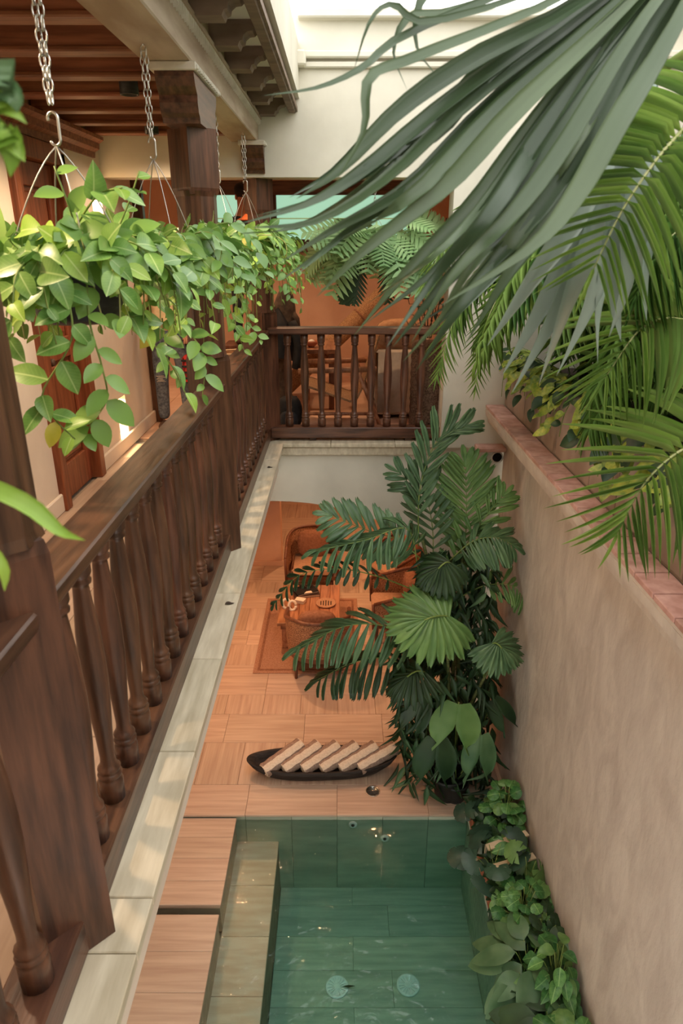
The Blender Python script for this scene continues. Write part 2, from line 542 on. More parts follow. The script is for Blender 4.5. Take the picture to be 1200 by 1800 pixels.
m = MB(); m.grid([[(p.x - .05, p.y, p.z), (p.x, p.y + .012, p.z + .004), (p.x + .06, p.y + .004, p.z)], [(p.x - .05, p.y, p.z), (p.x, p.y - .012, p.z + .004), (p.x + .06, p.y + .004, p.z)]])
solo('fallen_leaf', m, 'leaf_dark', 'small dark leaf lying on the drain cover', 'leaf')
for (u, v, lb) in ((620, 1450, 'white pool jet just under the water line'), (676, 1474, 'white pool jet lower on the far pool wall')):
    q = px(u, v, Y=4.68)
    t = thing('pool_jet', lb, 'nozzle', (q.x, 4.69, q.z), 'jets in the far pool wall')
    m = sm(); m.lathe(q.x, q.z, [(.038, 4.69), (.04, 4.68), (.03, 4.672), (.02, 4.676)], 16, 'y')
    part('flange', m, 'grate_white', t)
    m = sm(); m.lathe(q.x, q.z, [(.016, 4.677), (.014, 4.670)], 10, 'y')
    part('nozzle', m, 'pvc_dark', t)
q = px(655, 1391, Z=0)
t = thing('floor_drain', 'round metal floor drain set in the stone deck', 'drain', (q.x, q.y, 0))
m = sm(); m.lathe(q.x, q.y, [(.066, .0), (.066, .004), (.058, .005), (.057, .002)], 24); part('rim', m, 'steel', t)
m = MB()
for k in range(7):
    w = math.sqrt(max(0, .054 ** 2 - ((k - 3) * .016) ** 2)); m.box(q.x - w, q.x + w, q.y + (k - 3) * .016 - .004, q.y + (k - 3) * .016 + .004, .001, .004)
part('grate', m, 'pvc_dark', t)

# walls of the court and lower room
struct('wall_right', MB().box(1.52, 1.62, -1.5, 6.15, -1.2, 3.34), 'plaster_court')
struct('wall_back_sky_block', MB().box(-2.2, 3.0, -1.6, -1.5, -1.2, 6.4), 'plaster')  # unseen wall added behind the camera to keep sky light from flooding in
struct('wall_boundary', MB().box(2.9, 3.0, -1.6, 6.4, 3.0, 7.0), 'plaster')
AC, AW, AH, AT = -.66, 1.72, 1.05, 2.41      # arch centre, half width, rise, crown height
poly = [(-2.6, 2.72), (-2.6, 0)]
poly = [(-2.6, 2.96), (-2.6, 0), (AC - AW, 0)]
for i in range(33):
    a = PI - PI * i / 32
    poly.append((AC + AW * math.cos(a), AT - AH + AH * math.sin(a)))
poly += [(AC + AW, 0), (1.62, 0), (1.62, 2.96)]
struct('wall_far_lower', MB().prism(poly, 6.2, 6.42, 'y'), 'plaster')
struct('wall_lower_left', MB().box(-2.7, -2.5, .9, 13.2, -1.2, 2.72), 'plaster_warm')
struct('wall_lower_back', MB().box(-2.7, 1.7, 13.1, 13.3, -.1, 2.72), 'terra_wall')
struct('wall_lower_right', MB().box(1.52, 1.7, 6.42, 13.1, -.1, 2.72), 'terra_wall')
struct('wall_partition', MB().box(-2.5, -.94, 9.7, 9.95, 0, 2.72), 'terra_wall')
struct('baseboard_partition', MB().box(-2.5, -.92, 9.68, 9.7, 0, .09, .004), 'terra_wall')
# upper floor slabs
struct('ceiling_lower_gallery', MB().box(-2.7, -.60, -1.5, 6.2, 2.72, 2.95), 'plaster_warm')
struct('ceiling_lower_room', MB().box(-3.3, 1.7, 6.42, 13.3, 2.72, 2.95), 'plaster_warm')
fg = struct('floor_gallery', MB().box(-2.05, -.80, -1.5, 6.15, 2.951, 2.982), 'grout')
y = -1.5
k = 0
while y < 6.14:
    e = min(y + .6, 6.15)
    for (a, b) in (((-1.95, -1.35), (-1.35, -.8)) if k % 2 else ((-1.95, -1.6), (-1.6, -1.1), (-1.1, -.8))):
        tile(fg, 'tile', a, b, y, e, UF, 'trav_y', .018)
    y += .6; k += 1
ff = struct('floor_far_room', MB().box(-3.3, 1.6, 6.34, 10.0, 2.951, 2.982), 'grout')
for i in range(6):
    for j in range(8):
        tile(ff, 'tile', -3.2 + .6 * j, -3.2 + .6 * (j + 1), 6.36 + .6 * i, 6.36 + .6 * (i + 1), UF, 'terra_wall', .018)
# travertine coping along the court
cp1 = struct('trim_1', MB().box(-.80, -.60, -1.5, 6.2, 2.951, 2.962), 'coping')
js = [-1.5, -.4, .62, 1.25, 1.415, 2.02, 2.62, 3.24, 3.86, 4.46, 5.08, 5.66, FAR]
for a, b in zip(js, js[1:]):
    tile(cp1, 'coping_slab', -.80, GX_OUT, a, b, UF, 'coping', .037, .003)
cp2 = struct('trim_2', MB().box(-.80, .92, 6.2, 6.34, 2.951, 2.962), 'coping')
for a, b in ((-.80, -.1), (-.1, .5), (.5, .92)):
    tile(cp2, 'coping_slab', a, b, FAR, 6.34, UF, 'coping', .037, .003)
struct('trim_3', MB().box(-.58, .92, 6.17, 6.2, 2.88, 2.958, .006), 'coping')
# gallery left wall with a door opening
wl = MB()
wl.box(-2.05, -1.95, -1.5, 4.5, UF, 5.7); wl.box(-2.05, -1.95, 4.5, 5.2, 5.27, 5.7)
wl.box(-2.05, -1.95, 5.2, 5.86, UF, 5.7); wl.box(-2.05, -1.95, 5.86, 6.1, UF, 3.12)
wl.box(-2.05, -1.95, 5.86, 6.1, 3.47, 4.93); wl.box(-2.05, -1.95, 5.86, 6.1, 5.22, 5.7); wl.box(-2.05, -1.95, 6.1, 6.97, UF, 5.7)
struct('wall_left', wl, 'plaster_warm')
m = MB(); m.box(-1.95, -1.925, -1.5, 4.44, UF, 3.13, .008); struct('baseboard_left', m, 'plaster_warm')
m = MB(); m.box(-1.95, -1.925, 5.26, 6.97, UF, 3.13, .008); struct('baseboard_left_far', m, 'plaster_warm')
struct('wall_left_outside', MB().box(-2.3, -2.12, -1.5, 6.3, UF, 5.7), 'plaster_warm')
m = MB(); m.box(-2.05, -1.86, 6.972, 7.06, UF + .001, 5.59, .006); struct('trim_11', m, 'wood_z')
# door leaf and frame
d1 = thing('door_1', 'red-brown panelled wooden door in the left gallery wall', 'door', (-1.95, 4.85, UF))
d1['kind'] = 'structure'
m = MB(); m.box(-2.0, -1.905, 4.43, 4.53, UF, 5.31, .006); part('jamb', m, 'door_wood', d1)
m = MB(); m.box(-2.0, -1.905, 5.17, 5.27, UF, 5.31, .006); part('jamb', m, 'door_wood', d1)
m = MB(); m.box(-2.0, -1.905, 4.43, 5.27, 5.23, 5.35, .006); part('lintel', m, 'door_wood', d1)
lf = part('leaf', MB().box(-2.02, -2.0, 4.53, 5.17, UF + .01, 5.23), 'door_wood', d1)
for (y0, y1, z0, z1) in ((4.53, 4.63, UF + .01, 5.23), (5.07, 5.17, UF + .01, 5.23)):
    part('stile', MB().box(-2.0, -1.975, y0, y1, z0, z1, .005), 'door_wood', lf)
for (z0, z1) in ((UF + .01, 3.26), (3.98, 4.12), (4.55, 4.65), (5.08, 5.23)):
    part('cross_rail', MB().box(-2.0, -1.976, 4.63, 5.07, z0, z1, .005), 'door_wood', lf)
for (z0, z1) in ((3.29, 3.95), (4.15, 4.52), (4.68, 5.05)):
    part('door_panel', MB().box(-2.0, -1.985, 4.66, 5.04, z0, z1, .01), 'door_wood', lf)
m = sm(); m.lathe(4.60, 4.0, [(.028, -1.975), (.028, -1.97), (.012, -1.965), (.012, -1.945), (.026, -1.935), (.024, -1.915), (.008, -1.91)], 14, 'x')
part('door_knob', m, 'leather', d1)
# gallery ceiling, joists, cornice
struct('ceiling', MB().box(-2.05, -.66, -1.5, 6.15, 5.66, 5.70), 'ceiling_board')
for i in range(16):
    y = 6.0 - .48 * i - .12
    if y < -1.4: break
    t = thing('ceiling_joist', 'brown wooden ceiling joist over the gallery, joist %s from the far wall' % ['first', 'second', 'third', 'fourth', 'fifth', 'sixth', 'seventh', 'eighth', 'ninth', 'tenth', 'eleventh', 'twelfth', 'thirteenth', 'fourteenth', 'fifteenth', 'sixteenth'][i], 'joist', (-1.4, y, 5.5), 'gallery ceiling joists')
    part('beam', MB().box(-1.93, -.885, y - .045, y + .045, 5.525, 5.66), 'joist_wood', t)
    part('bead', MB().rbox(-1.93, -.885, y - .055, y + .055, 5.505, 5.528, .006), 'joist_wood', t)
m = MB(); m.prism([(-1.95, 5.36), (-1.93, 5.36), (-1.925, 5.40), (-1.89, 5.42), (-1.885, 5.46), (-1.85, 5.48), (-1.85, 5.504), (-1.95, 5.504)], -1.5, 6.0, 'y')
struct('trim_4', m, 'joist_wood')
# main beam with its toothed moulding
mb_ = struct('trim_5', MB().rbox(-.88, -.66, -1.5, 6.15, 5.49, 5.655, .006), 'beam_paint')
m = MB(); m.box(-.662, -.63, -1.5, 6.15, 5.645, 5.665); part('moulding', m, 'beam_paint', mb_)
m = MB()
y = -1.4
while y < 6.1:
    n = len(m.v)
    m.v += [(-.66, y, 5.645), (-.66, y + .04, 5.645), (-.66, y + .02, 5.605), (-.638, y, 5.645), (-.638, y + .04, 5.645), (-.638, y + .02, 5.61)]
    for f in ((0, 1, 2), (3, 5, 4), (0, 2, 5, 3), (2, 1, 4, 5), (0, 3, 4, 1)): m.addf(tuple(n + i for i in f))
    y += .05
part('moulding_teeth', m, 'dentil_paint', mb_, kind='stuff')
# eaves: wall strip, soffit, corbels, fascia, parapet
struct('trim_6', MB().box(-.70, -.655, -1.5, 6.15, 5.665, 5.80), 'beam_paint')
struct('ceiling_eave', MB().box(-.70, -.40, -1.5, 6.15, 5.765, 5.80), 'plaster')
NTH = ['first', 'second', 'third', 'fourth', 'fifth', 'sixth', 'seventh', 'eighth', 'ninth', 'tenth', 'eleventh', 'twelfth', 'thirteenth', 'fourteenth', 'fifteenth', 'sixteenth']
cpoly = [(-.66, 5.655), (-.515, 5.655), (-.505, 5.675), (-.49, 5.68), (-.485, 5.70), (-.465, 5.715), (-.44, 5.718), (-.42, 5.735), (-.40, 5.765), (-.66, 5.765)]
for i in range(15):
    y = 6.02 - .49 * i
    if y < -1.4: break
    tag(part('eave_corbel', MB().prism(cpoly, y - .06, y + .06, 'y'), 'corbel_paint', None, loc=(-.66, y, 5.655)),
        'scrolled brown eave corbel, %s from the far wall' % NTH[i], 'corbel', 'eave corbels above the gallery')
m = MB(); m.box(-.415, -.36, -1.5, 6.15, 5.69, 5.79, .005); m.box(-.36, -.345, -1.5, 6.15, 5.70, 5.73); struct('trim_7', m, 'corbel_paint')
struct('wall_parapet', MB().box(-.40, -.33, -1.5, 6.15, 5.79, 6.16), 'plaster')
struct('roof', MB().box(-2.3, -.40, -1.6, 6.3, 5.80, 5.9), 'plaster')
# far wall above the opening
fw = MB(); fw.box(-2.05, .92, 6.15, 6.4, 5.236, 6.32); fw.box(.92, 3.0, 6.15, 6.4, 2.96, 6.32)
struct('wall_far', fw, 'plaster')
m = MB()
m.box(-.33, 3.0, 6.09, 6.15, 6.05, 6.10, .01); m.box(-.33, 3.0, 6.11, 6.15, 5.99, 6.03, .008); m.box(-.33, 3.0, 6.06, 6.4, 6.30, 6.36, .01)
struct('trim_8', m, 'plaster')
solo('gutter_end', MB().rbox(-.36, -.27, 6.02, 6.14, 5.99, 6.09, .012), 'plaster', 'small white block at the end of the eave parapet', 'gutter')
# far upper room
struct('wall_far_room_back', MB().box(-3.3, 1.6, 9.6, 9.8, UF, 5.62), 'terra_wall')
struct('wall_far_room_left', MB().box(-3.4, -3.3, 6.2, 9.8, UF, 5.62), 'plaster_warm')
struct('wall_far_room_right', MB().box(1.5, 1.6, 6.4, 9.8, UF, 5.62), 'terra_wall')
struct('wall_far_room_front', MB().box(-3.3, -2.05, 6.2, 6.3, UF, 5.62), 'plaster_warm')
struct('ceiling_far_room', MB().box(-3.4, 1.6, 6.4, 9.8, 5.6, 5.7), 'ceiling_board')
# clerestory window with green panes
w1 = thing('window_1', 'wide green glazed window high on the far room wall', 'window', (-.2, 9.6, 5.0)); w1['kind'] = 'structure'
x0w, x1w, z0w, z1w = -1.75, .85, 4.78, 5.30
m = MB(); m.box(x0w - .12, x1w + .12, 9.5, 9.6, z1w, z1w + .16, .006); part('window_frame', m, 'wood_x', w1)
m = MB(); m.box(x0w - .12, x1w + .12, 9.48, 9.6, z0w - .16, z0w, .006); part('window_frame', m, 'wood_x', w1)
for x in (x0w - .12, x1w, -.95): part('mullion', MB().box(x, x + .12, 9.5, 9.6, z0w, z1w, .006), 'wood_z', w1)
for (a, b) in ((x0w, -.95), (-.83, x1w)):
    for (c, d) in ((z0w, 5.02), (5.035, z1w)):
        part('pane', MB().box(a, b, 9.56, 9.58, c, d), 'green_window', w1)
# planter on the right wall: pink tile ledge, moulding, concrete panels, soil
ledge = struct('trim_9', MB().box(1.318, 1.62, -1.5, 6.15, 3.325, 3.342), 'plaster_court')
y = 6.15
while y > -1.4:
    tile(ledge, 'ledge_tile', 1.31, 1.48, y - .2, y, 3.37, 'pink_tile', .028, .009); y -= .2
m = MB(); m.prism([(1.52, 3.12), (1.47, 3.12), (1.45, 3.16), (1.39, 3.17), (1.37, 3.205), (1.345, 3.215), (1.34, 3.26), (1.322, 3.27), (1.316, 3.325), (1.52, 3.325)], -1.5, 6.15, 'y'); struct('trim_10', m, 'plaster_court')
pw = struct('wall_planter', MB().box(1.505, 1.623, -1.5, 6.15, 3.342, 3.78), 'concrete')
y = 6.15
k = 0
while y > -1.4:
    w = (.33, .36, .42, .47)[k % 4]; k += 1
    tile_k = ('cp', w)
    if tile_k not in TM: TM[tile_k] = MB().rbox(1.484, 1.51, -w / 2 + .004, w / 2 - .004, 3.372, 3.80, .004).mesh('concrete_panel', 'concrete')
    inst('concrete_panel', TM[tile_k], pw, Matrix.Translation((0, y - w / 2, 0))); y -= w
so = part('planter_soil', MB().box(1.625, 2.895, -1.49, 6.14, 3.3, 3.70), 'soil', None, loc=(2.2, 2.3, 3.3)); tag(so, 'dark soil filling the raised planter', 'soil', kind='stuff')
# pink stone shelf and pipe on the far wall
a = px(833, 785, Y=6.1)
solo('stone_shelf', MB().rbox(1.24, 1.50, 5.98, 6.15, a.z - .02, a.z + .015, .004), 'pink_tile', 'small pink stone shelf on the far wall below the ledge', 'shelf')
q = px(873, 803, Y=6.15)
t = thing('wall_pipe', 'open black pipe end in the far wall under the stone shelf', 'pipe', (q.x, 6.15, q.z))
m = sm(); m.lathe(q.x, q.z, [(.055, 6.149), (.057, 6.13), (.045, 6.128), (.044, 6.145)], 20, 'y'); part('collar', m, 'steel', t)
m = sm(); m.lathe(q.x, q.z, [(.044, 6.148), (.044, 6.136)], 20, 'y'); part('bore', m, 'black_matte', t)

# ---------------------------------------------------------------- posts, rails, balusters
def post(y, label, x=-.738):
    t = thing('gallery_post', label, 'post', (x, y, UF), 'carved posts of the gallery')
    m = MB(); m.lathe(x, y, [(.122, UF + .001), (.122, 4.14), (.114, 4.17)], 4); part('lower_shaft', m, 'wood_z', t)
    m = MB(); m.lathe(x, y, [(.108, 4.165), (.103, 4.19), (.103, 4.96), (.11, 4.985)], 8, rot=PI / 8); part('upper_shaft', m, 'wood_z', t)
    m = MB(); m.lathe(x, y, [(.112, 4.97), (.122, 5.0), (.122, 5.265)], 4); part('neck', m, 'wood_z', t)
    P = [(y - .20, 5.262), (y + .20, 5.262), (y + .205, 5.285), (y + .225, 5.30), (y + .24, 5.34), (y + .235, 5.37), (y + .27, 5.40), (y + .29, 5.435), (y + .29, 5.455), (y - .29, 5.455), (y - .29, 5.435), (y - .27, 5.40), (y - .235, 5.37), (y - .24, 5.34), (y - .225, 5.30), (y - .205, 5.285)]
    m = MB(); m.prism(P, x - .092, x + .083, 'x'); cpt = part('bracket_capital', m, 'wood_y', t)
    m = MB(); m.rbox(x - .112, x + .098, y - .31, y + .31, 5.455, 5.489, .004)
    k = y - .30
    while k < y + .3:
        m.rbox(x - .107, x + .106, k, k + .022, 5.458, 5.478, .003); k += .045
    part('toothed_cap', m, 'dentil_paint', cpt, kind='stuff')
    return t
PY = [-1.2, 1.31, 3.82, 6.33]
post(PY[1], 'dark wooden gallery post nearest the camera at lower left')
post(PY[2], 'dark wooden gallery post in the middle of the long railing')
post(PY[3], 'dark wooden gallery post at the corner where the railings meet', -.70)
bal_prof = [(.037, 0), (.038, .07), (.035, .078), (.031, .082), (.037, .09), (.038, .098), (.034, .104), (.031, .107), (.035, .113), (.0355, .120), (.030, .127), (.024, .14), (.0225, .16),
            (.026, .24), (.033, .34), (.0375, .43), (.038, .50), (.034, .60), (.027, .68), (.0225, .735), (.022, .745), (.031, .751), (.032, .760), (.027, .766), (.03, .772), (.034, .78), (.034, .80), (.036, .85)]
BM = sm().lathe(0, 0, bal_prof, 14).mesh('baluster', 'wood_z')
def rail_bay(y0, y1, n, label, sill_label):
    t = thing('railing', label, 'railing', (XR, (y0 + y1) / 2, UF), 'wooden railings around the court')
    m = MB(); m.prism([(-.77, ZR - .045), (-.65, ZR - .045), (-.645, ZR - .035), (-.645, ZR - .006), (-.651, ZR), (-.769, ZR), (-.775, ZR - .006), (-.775, ZR - .035)], y0 + .045, y1 - .045, 'y')
    part('handrail', m, 'wood_y', t)
    m = MB(); m.rbox(-.80, -.668, y0 + .05, y1 - .05, UF + .001, 3.115, .006); part('sill', m, 'wood_y', t)
    for i in range(n):
        y = y0 + .13 + (y1 - y0 - .26) * (i + .5) / n
        sc = (ZR - .045 - 3.115) / .85
        inst('baluster', BM, t, Matrix.Translation((-.722, y, 3.115)) @ Matrix.Diagonal((1, 1, sc, 1)))
rail_bay(PY[0], PY[1], 14, 'dark turned-baluster railing bay at the lower left edge, nearest the camera', '')
rail_bay(PY[1], PY[2], 14, 'dark turned-baluster railing bay between the near and middle posts', '')
rail_bay(PY[2], PY[3], 14, 'dark turned-baluster railing bay between the middle and corner posts', '')
t = thing('railing', 'dark turned-baluster railing across the far end of the court', 'railing', (.15, 6.3, UF), 'wooden railings around the court')
m = MB(); m.prism([(6.23, ZR - .03), (6.24, ZR - .04), (6.36, ZR - .04), (6.37, ZR - .03), (6.37, ZR + .015), (6.36, ZR + .02), (6.24, ZR + .02), (6.23, ZR + .015)], -.66, .918, 'x'); part('handrail', m, 'wood_x', t)
m = MB(); m.rbox(-.66, .925, 6.235, 6.365, 3.03, 3.13, .006); part('sill', m, 'wood_x', t)
m = MB(); m.box(-.3, -.24, 6.26, 6.34, UF, 3.031); part('sill_block', m, 'wood_x', t)
m = MB(); m.box(.6, .66, 6.26, 6.34, UF, 3.031); part('sill_block', m, 'wood_x', t)
for i in range(9):
    inst('baluster', BM, t, Matrix.Translation((-.49 + i * .1525, 6.3, 3.13)) @ Matrix.Diagonal((1, 1, .85 / .85, 1)))

# ---------------------------------------------------------------- lamps
def light(name, kind, loc, e, c, size=.1, parent=None, spot=None, rot=(0, 0, 0), blend=.6):
    l = bpy.data.lights.new(name, kind); l.energy = e; l.color = c
    if kind == 'SPOT': l.spot_size = R(spot or 100); l.spot_blend = blend; l.shadow_soft_size = size
    elif kind == 'AREA': l.size = size
    else: l.shadow_soft_size = size
    o = bpy.data.objects.new(name, l); COL.objects.link(o)
    o.rotation_euler = rot
    if parent: o.parent = parent; o.location = Vector(loc) - ORG[parent.name]
    else: o.location = loc
    return o
WARM = (1.0, .50, .24)
def downlight(x, y, z, e, label, spot=120, c=WARM, drop=.10, group='ceiling downlights'):
    t = thing('downlight', label, 'lamp', (x, y, z), group)
    m = sm(); m.lathe(x, y, [(.05, z), (.05, z - drop), (.042, z - drop), (.04, z - drop + .02)], 18); part('housing', m, 'black_plastic', t)
    m = sm(); m.lathe(x, y, [(.04, z - drop + .02), (.002, z - drop + .015)], 18, cap=False); part('bulb', m, 'lamp_small', t)
    light('lamp_light', 'SPOT', (x, y, z - drop - .01), e, c, .05, t, spot)
downlight(-1.15, 4.28, 5.66, 70, 'black cylinder downlight between the gallery ceiling joists', 150, (1, .70, .45), .17)
downlight(-1.3, 1.9, 5.66, 70, 'black cylinder downlight over the near end of the gallery', 150, (1, .70, .45), .17)
downlight(-1.4, 5.72, 5.66, 22, 'black cylinder downlight before the far lintel', 150, (1, .70, .45), .17)
downlight(-1.05, 7.6, 2.72, 85, 'black downlight above the rug edge in the lower room', 110)
downlight(-1.3, 6.0, 2.72, 70, 'black downlight under the gallery near the arch', 120)
downlight(.55, 8.6, 2.72, 75, 'black downlight above the right side of the lower room', 110)
downlight(-.3, 10.8, 2.72, 90, 'black downlight deep in the lower room', 120)
downlight(.5, 7.0, 2.72, 22, 'black downlight just inside the arch', 120)
downlight(-1.5, 3.6, 2.72, 22, 'black downlight under the gallery over the pool steps', 130)
downlight(-.6, 7.6, 5.6, 38, 'black downlight over the far room table', 150, (1, .60, .34))
downlight(.8, 7.6, 5.6, 32, 'black downlight over the far room sofa', 150, (1, .60, .34))
downlight(-2.2, 7.9, 5.6, 60, 'black downlight at the left of the far room', 150, (1, .66, .40))
def niche(z0, z1, label, e):
    t = thing('wall_niche_light', label, 'lamp', (-2.02, 5.98, z0), 'lit niches in the left wall')
    m = MB(); m.box(-2.06, -2.04, 5.86, 6.1, z0, z1); part('back_panel', m, 'plaster', t)
    m = MB(); m.box(-2.035, -1.985, 5.90, 6.06, z1 - .03, z1 - .015, .003); part('lamp_tube', m, 'lamp_warm', t)
    light('niche_light', 'AREA', (-2.0, 5.98, z1 - .035), e, (1, .72, .42), .08, t)
niche(3.12, 3.47, 'glowing rectangular niche light low on the left gallery wall', 5)
niche(4.93, 5.22, 'glowing rectangular niche light high on the left gallery wall', 5)
# ---------------------------------------------------------------- trough with rolled towels
def rounded_trough(cx, cy, L, W, H, label):
    t = thing('wooden_trough', label, 'trough', (cx, cy, 0))
    def ring(k, z, ins):
        out = []
        for i in range(36):
            a = 2 * PI * i / 36
            c, s = math.cos(a), math.sin(a)
            x = math.copysign(abs(c) ** .62, c) * (L / 2 - ins) * k
            y = math.copysign(abs(s) ** .85, s) * (W / 2 - ins) * k * (1 - .25 * (x / (L / 2)) ** 2)
            zz = z + (.035 * abs(x / (L / 2)) ** 3 if z > H * .5 else 0)
            out.append((cx + x, cy + y + .03 * x / (L / 2), zz))
        return out + [out[0]]
    m = sm(); m.grid([ring(.55, .002, 0), ring(.80, .02, 0), ring(.94, H * .55, 0), ring(1.0, H, 0), ring(1.0, H + .004, .012), ring(.97, H - .004, .03), ring(.90, H * .6, .03), ring(.72, .045, .03), ring(.3, .04, .02)])
    m.addf(tuple(range(36))[::-1]); b = len(m.v) - 37; m.addf(tuple(range(b, b + 36)))
    part('trough_bowl', m, 'trough_wood', t)
    return t
qa, qb = px(435, 1340, Z=.08), px(697, 1335, Z=.08)
TX, TY = (qa.x + qb.x) / 2, px(560, 1345, Z=.06).y
rounded_trough(TX, TY, qb.x - qa.x, .40, .13, 'long black carved wooden trough of rolled towels on the deck')
def towel(cx, cy, ang, tilt, L, r, label):
    t = thing('rolled_towel', label, 'towel', (cx, cy, .06), 'rolled striped towels in the trough')
    M = Matrix.Translation((cx, cy, .085 + r)) @ Matrix.Rotation(ang, 4, 'Z') @ Matrix.Rotation(tilt, 4, 'Y')
    n = 20
    def ring(x, k=1.0):
        return [M @ Vector((x, r * 1.15 * k * math.cos(2 * PI * i / n), r * .85 * k * math.sin(2 * PI * i / n) + .004 * math.sin(x * 60 + i))) for i in range(n + 1)]
    xs = [-L / 2, -L / 2 + .01] + [-L / 2 + L * k / 8 for k in range(1, 8)] + [L / 2 - .01, L / 2]
    rows_ = [ring(x, .93 if i in (0, len(xs) - 1) else 1 + .02 * math.sin(i * 2.1)) for i, x in enumerate(xs)]
    bands = [(0, 8, 'towel_taupe'), (8, 15, 'towel_cream'), (15, 20, 'towel_taupe')]
    for (a, b, mm) in ((1, 5, 'towel_taupe'), (5, 8, 'towel_cream'), (8, 11, 'towel_taupe'), (11, 21, 'towel_cream')):
        m = sm(); m.grid([[rw[i % 20] for i in range(a, b + 1)] for rw in rows_])
        part('towel_stripe', m, mm, t, 'cream stripe' if mm == 'towel_cream' else 'taupe stripe')
    m = sm()
    for e in (-1, 1):
        sp_ = []
        for i in range(40):
            a = i * .5; rr = r * .9 * (1 - i / 42)
            sp_.append(M @ Vector((e * L / 2, rr * 1.15 * math.cos(a), rr * .85 * math.sin(a))))
        m.tube(sp_, .006, 4)
    part('rolled_end', m, 'towel_cream', t)
tl = ['leftmost', 'second from the left', 'third from the left', 'third from the right', 'second from the right', 'rightmost']
for i in range(6):
    u = 497 + i * 33
    q = px(u, 1335 - i * 1.5, Z=.14)
    towel(q.x, TY + .0, R(38 - i * 2), R(-12), .44 if i == 0 else .41, .07, 'rolled cream and taupe striped towel, %s in the trough' % tl[i])

# ---------------------------------------------------------------- lower room furniture
def xf(mb, cx, cy, ang):
    mb.rotz(ang)
    mb.v = [(p[0] + cx, p[1] + cy, p[2]) for p in mb.v]
    return mb
def armchair(cx, cy, ang, label, pillow=True):
    """cane barrel armchair; local front is -y"""
    t = thing('cane_armchair', label, 'armchair', (cx, cy, 0), 'cane armchairs of the lower room')
    for (x, y) in ((-.29, -.28), (.29, -.28), (-.25, .27), (.25, .27)):
        m = sm(); m.tube([(x, y, 0.001), (x * .97, y * .97, .30)], [.017, .024], 8); part('leg', xf(m, cx, cy, ang), 'chair_wood', t)
    # curved seat frame and back
    arc = [(-.36, -.32)] + [(.36 * math.cos(a), .02 + .34 * math.sin(a)) for a in [PI - PI * i / 14 for i in range(15)]] + [(.36, -.32)]
    m = MB(); m.prism([(x * .98, y * .98) for x, y in arc], .25, .31, 'z'); part('seat_frame', xf(m, cx, cy, ang), 'chair_wood', t)
    m = sm(); m.rbox(-.30, .30, -.33, .24, .31, .43, .035); part('seat_cushion', xf(m, cx, cy, ang), 'seat_fabric', t)
    def top(y): return .60 + .20 * max(0, min(1, (y + .25) / .5))
    m = sm()
    m.grid([[(x, y, .31) for x, y in arc], [(x * 1.03, y * 1.03 + .01, .45) for x, y in arc], [(x * 1.05, y * 1.08 + .02, top(y)) for x, y in arc]])
    m.grid([[(x * .96, y * .96, .31) for x, y in arc], [(x * .99, y * .99 + .01, .45) for x, y in arc], [(x * 1.01, y * 1.04 + .02, top(y)) for x, y in arc]])
    part('cane_back', xf(m, cx, cy, ang), 'cane', t)
    m = sm(); m.tube([(x * 1.03, y * 1.06 + .02, top(y)) for x, y in arc], .022, 8); part('top_rail', xf(m, cx, cy, ang), 'chair_wood', t)
    m = sm(); m.tube([(-.365, -.32, .25), (-.375, -.33, .60)], .02, 8); part('arm_post', xf(m, cx, cy, ang), 'chair_wood', t)
    m = sm(); m.tube([(.365, -.32, .25), (.375, -.33, .60)], .02, 8); part('arm_post', xf(m, cx, cy, ang), 'chair_wood', t)
    if pillow:
        m = sm(); m.ellip((0, .16, .62), .23, .09, .21, 16, 8, .6); part('back_cushion', xf(m, cx, cy, ang), 'cushion_brown', t)
    return t
armchair(-.28, 6.98, R(180), 'cane-backed armchair with its back to the pool, nearest the arch')
armchair(-.42, 9.02, 0, 'cane armchair with brown cushion facing the camera beyond the table')
armchair(.72, 7.75, R(-90), 'cane armchair half hidden behind the palm leaves beside the table')
armchair(.85, 8.9, R(-60), 'cane armchair farthest right behind the palm, beyond the table')
m = MB(); m.rbox(-1.05, .22, 6.8, 8.62, .001, .012, .004)
t = thing('rug', 'reddish woven rug under the coffee table', 'rug', (-.4, 7.7, 0)); part('field', m, 'rug', t)
m = MB()
for (a, b, c, d) in ((-1.0, .17, 6.85, 6.88), (-1.0, .17, 8.54, 8.57), (-1.0, -.97, 6.88, 8.54), (.14, .17, 6.88, 8.54)): m.box(a, b, c, d, .012, .0145)
part('border', m, 'cushion_brown', t)
ct = thing('coffee_table', 'low plank coffee table on the rug', 'table', (-.41, 7.75, .012))
for i in range(6):
    a = -.79 + i * .128
    part('plank', MB().rbox(a, a + .126, 7.25, 8.25, .375, .42, .004), 'table_wood', ct)
m = MB(); m.box(-.75, -.06, 7.3, 8.2, .30, .374); part('apron', m, 'table_wood', ct)
for (x, y) in ((-.74, 7.32), (-.13, 7.32), (-.74, 8.12), (-.13, 8.12)):
    part('leg', MB().rbox(x, x + .07, y, y + .07, .0125, .30, .004), 'table_wood', ct)
def book(x, y, z, w, d, h, ang, mat_, label):
    t = thing('book', label, 'book', (x, y, z), 'books on the coffee table')
    m = MB(); m.box(-w / 2 + .004, w / 2 - .004, -d / 2 + .004, d / 2 - .004, z + .004, z + h - .004); part('pages', xf(m, x, y, ang), 'paper', t)
    m = MB(); m.box(-w / 2, w / 2, -d / 2, d / 2, z + .0005, z + .0035); m.box(-w / 2, w / 2, -d / 2, d / 2, z + h - .0035, z + h); m.box(-w / 2 - .003, -w / 2, -d / 2, d / 2, z + .0005, z + h); part('cover', xf(m, x, y, ang), mat_, t)
book(-.47, 8.02, .42, .33, .26, .03, R(12), 'book_cover', 'large dark book at the bottom of the table stack')
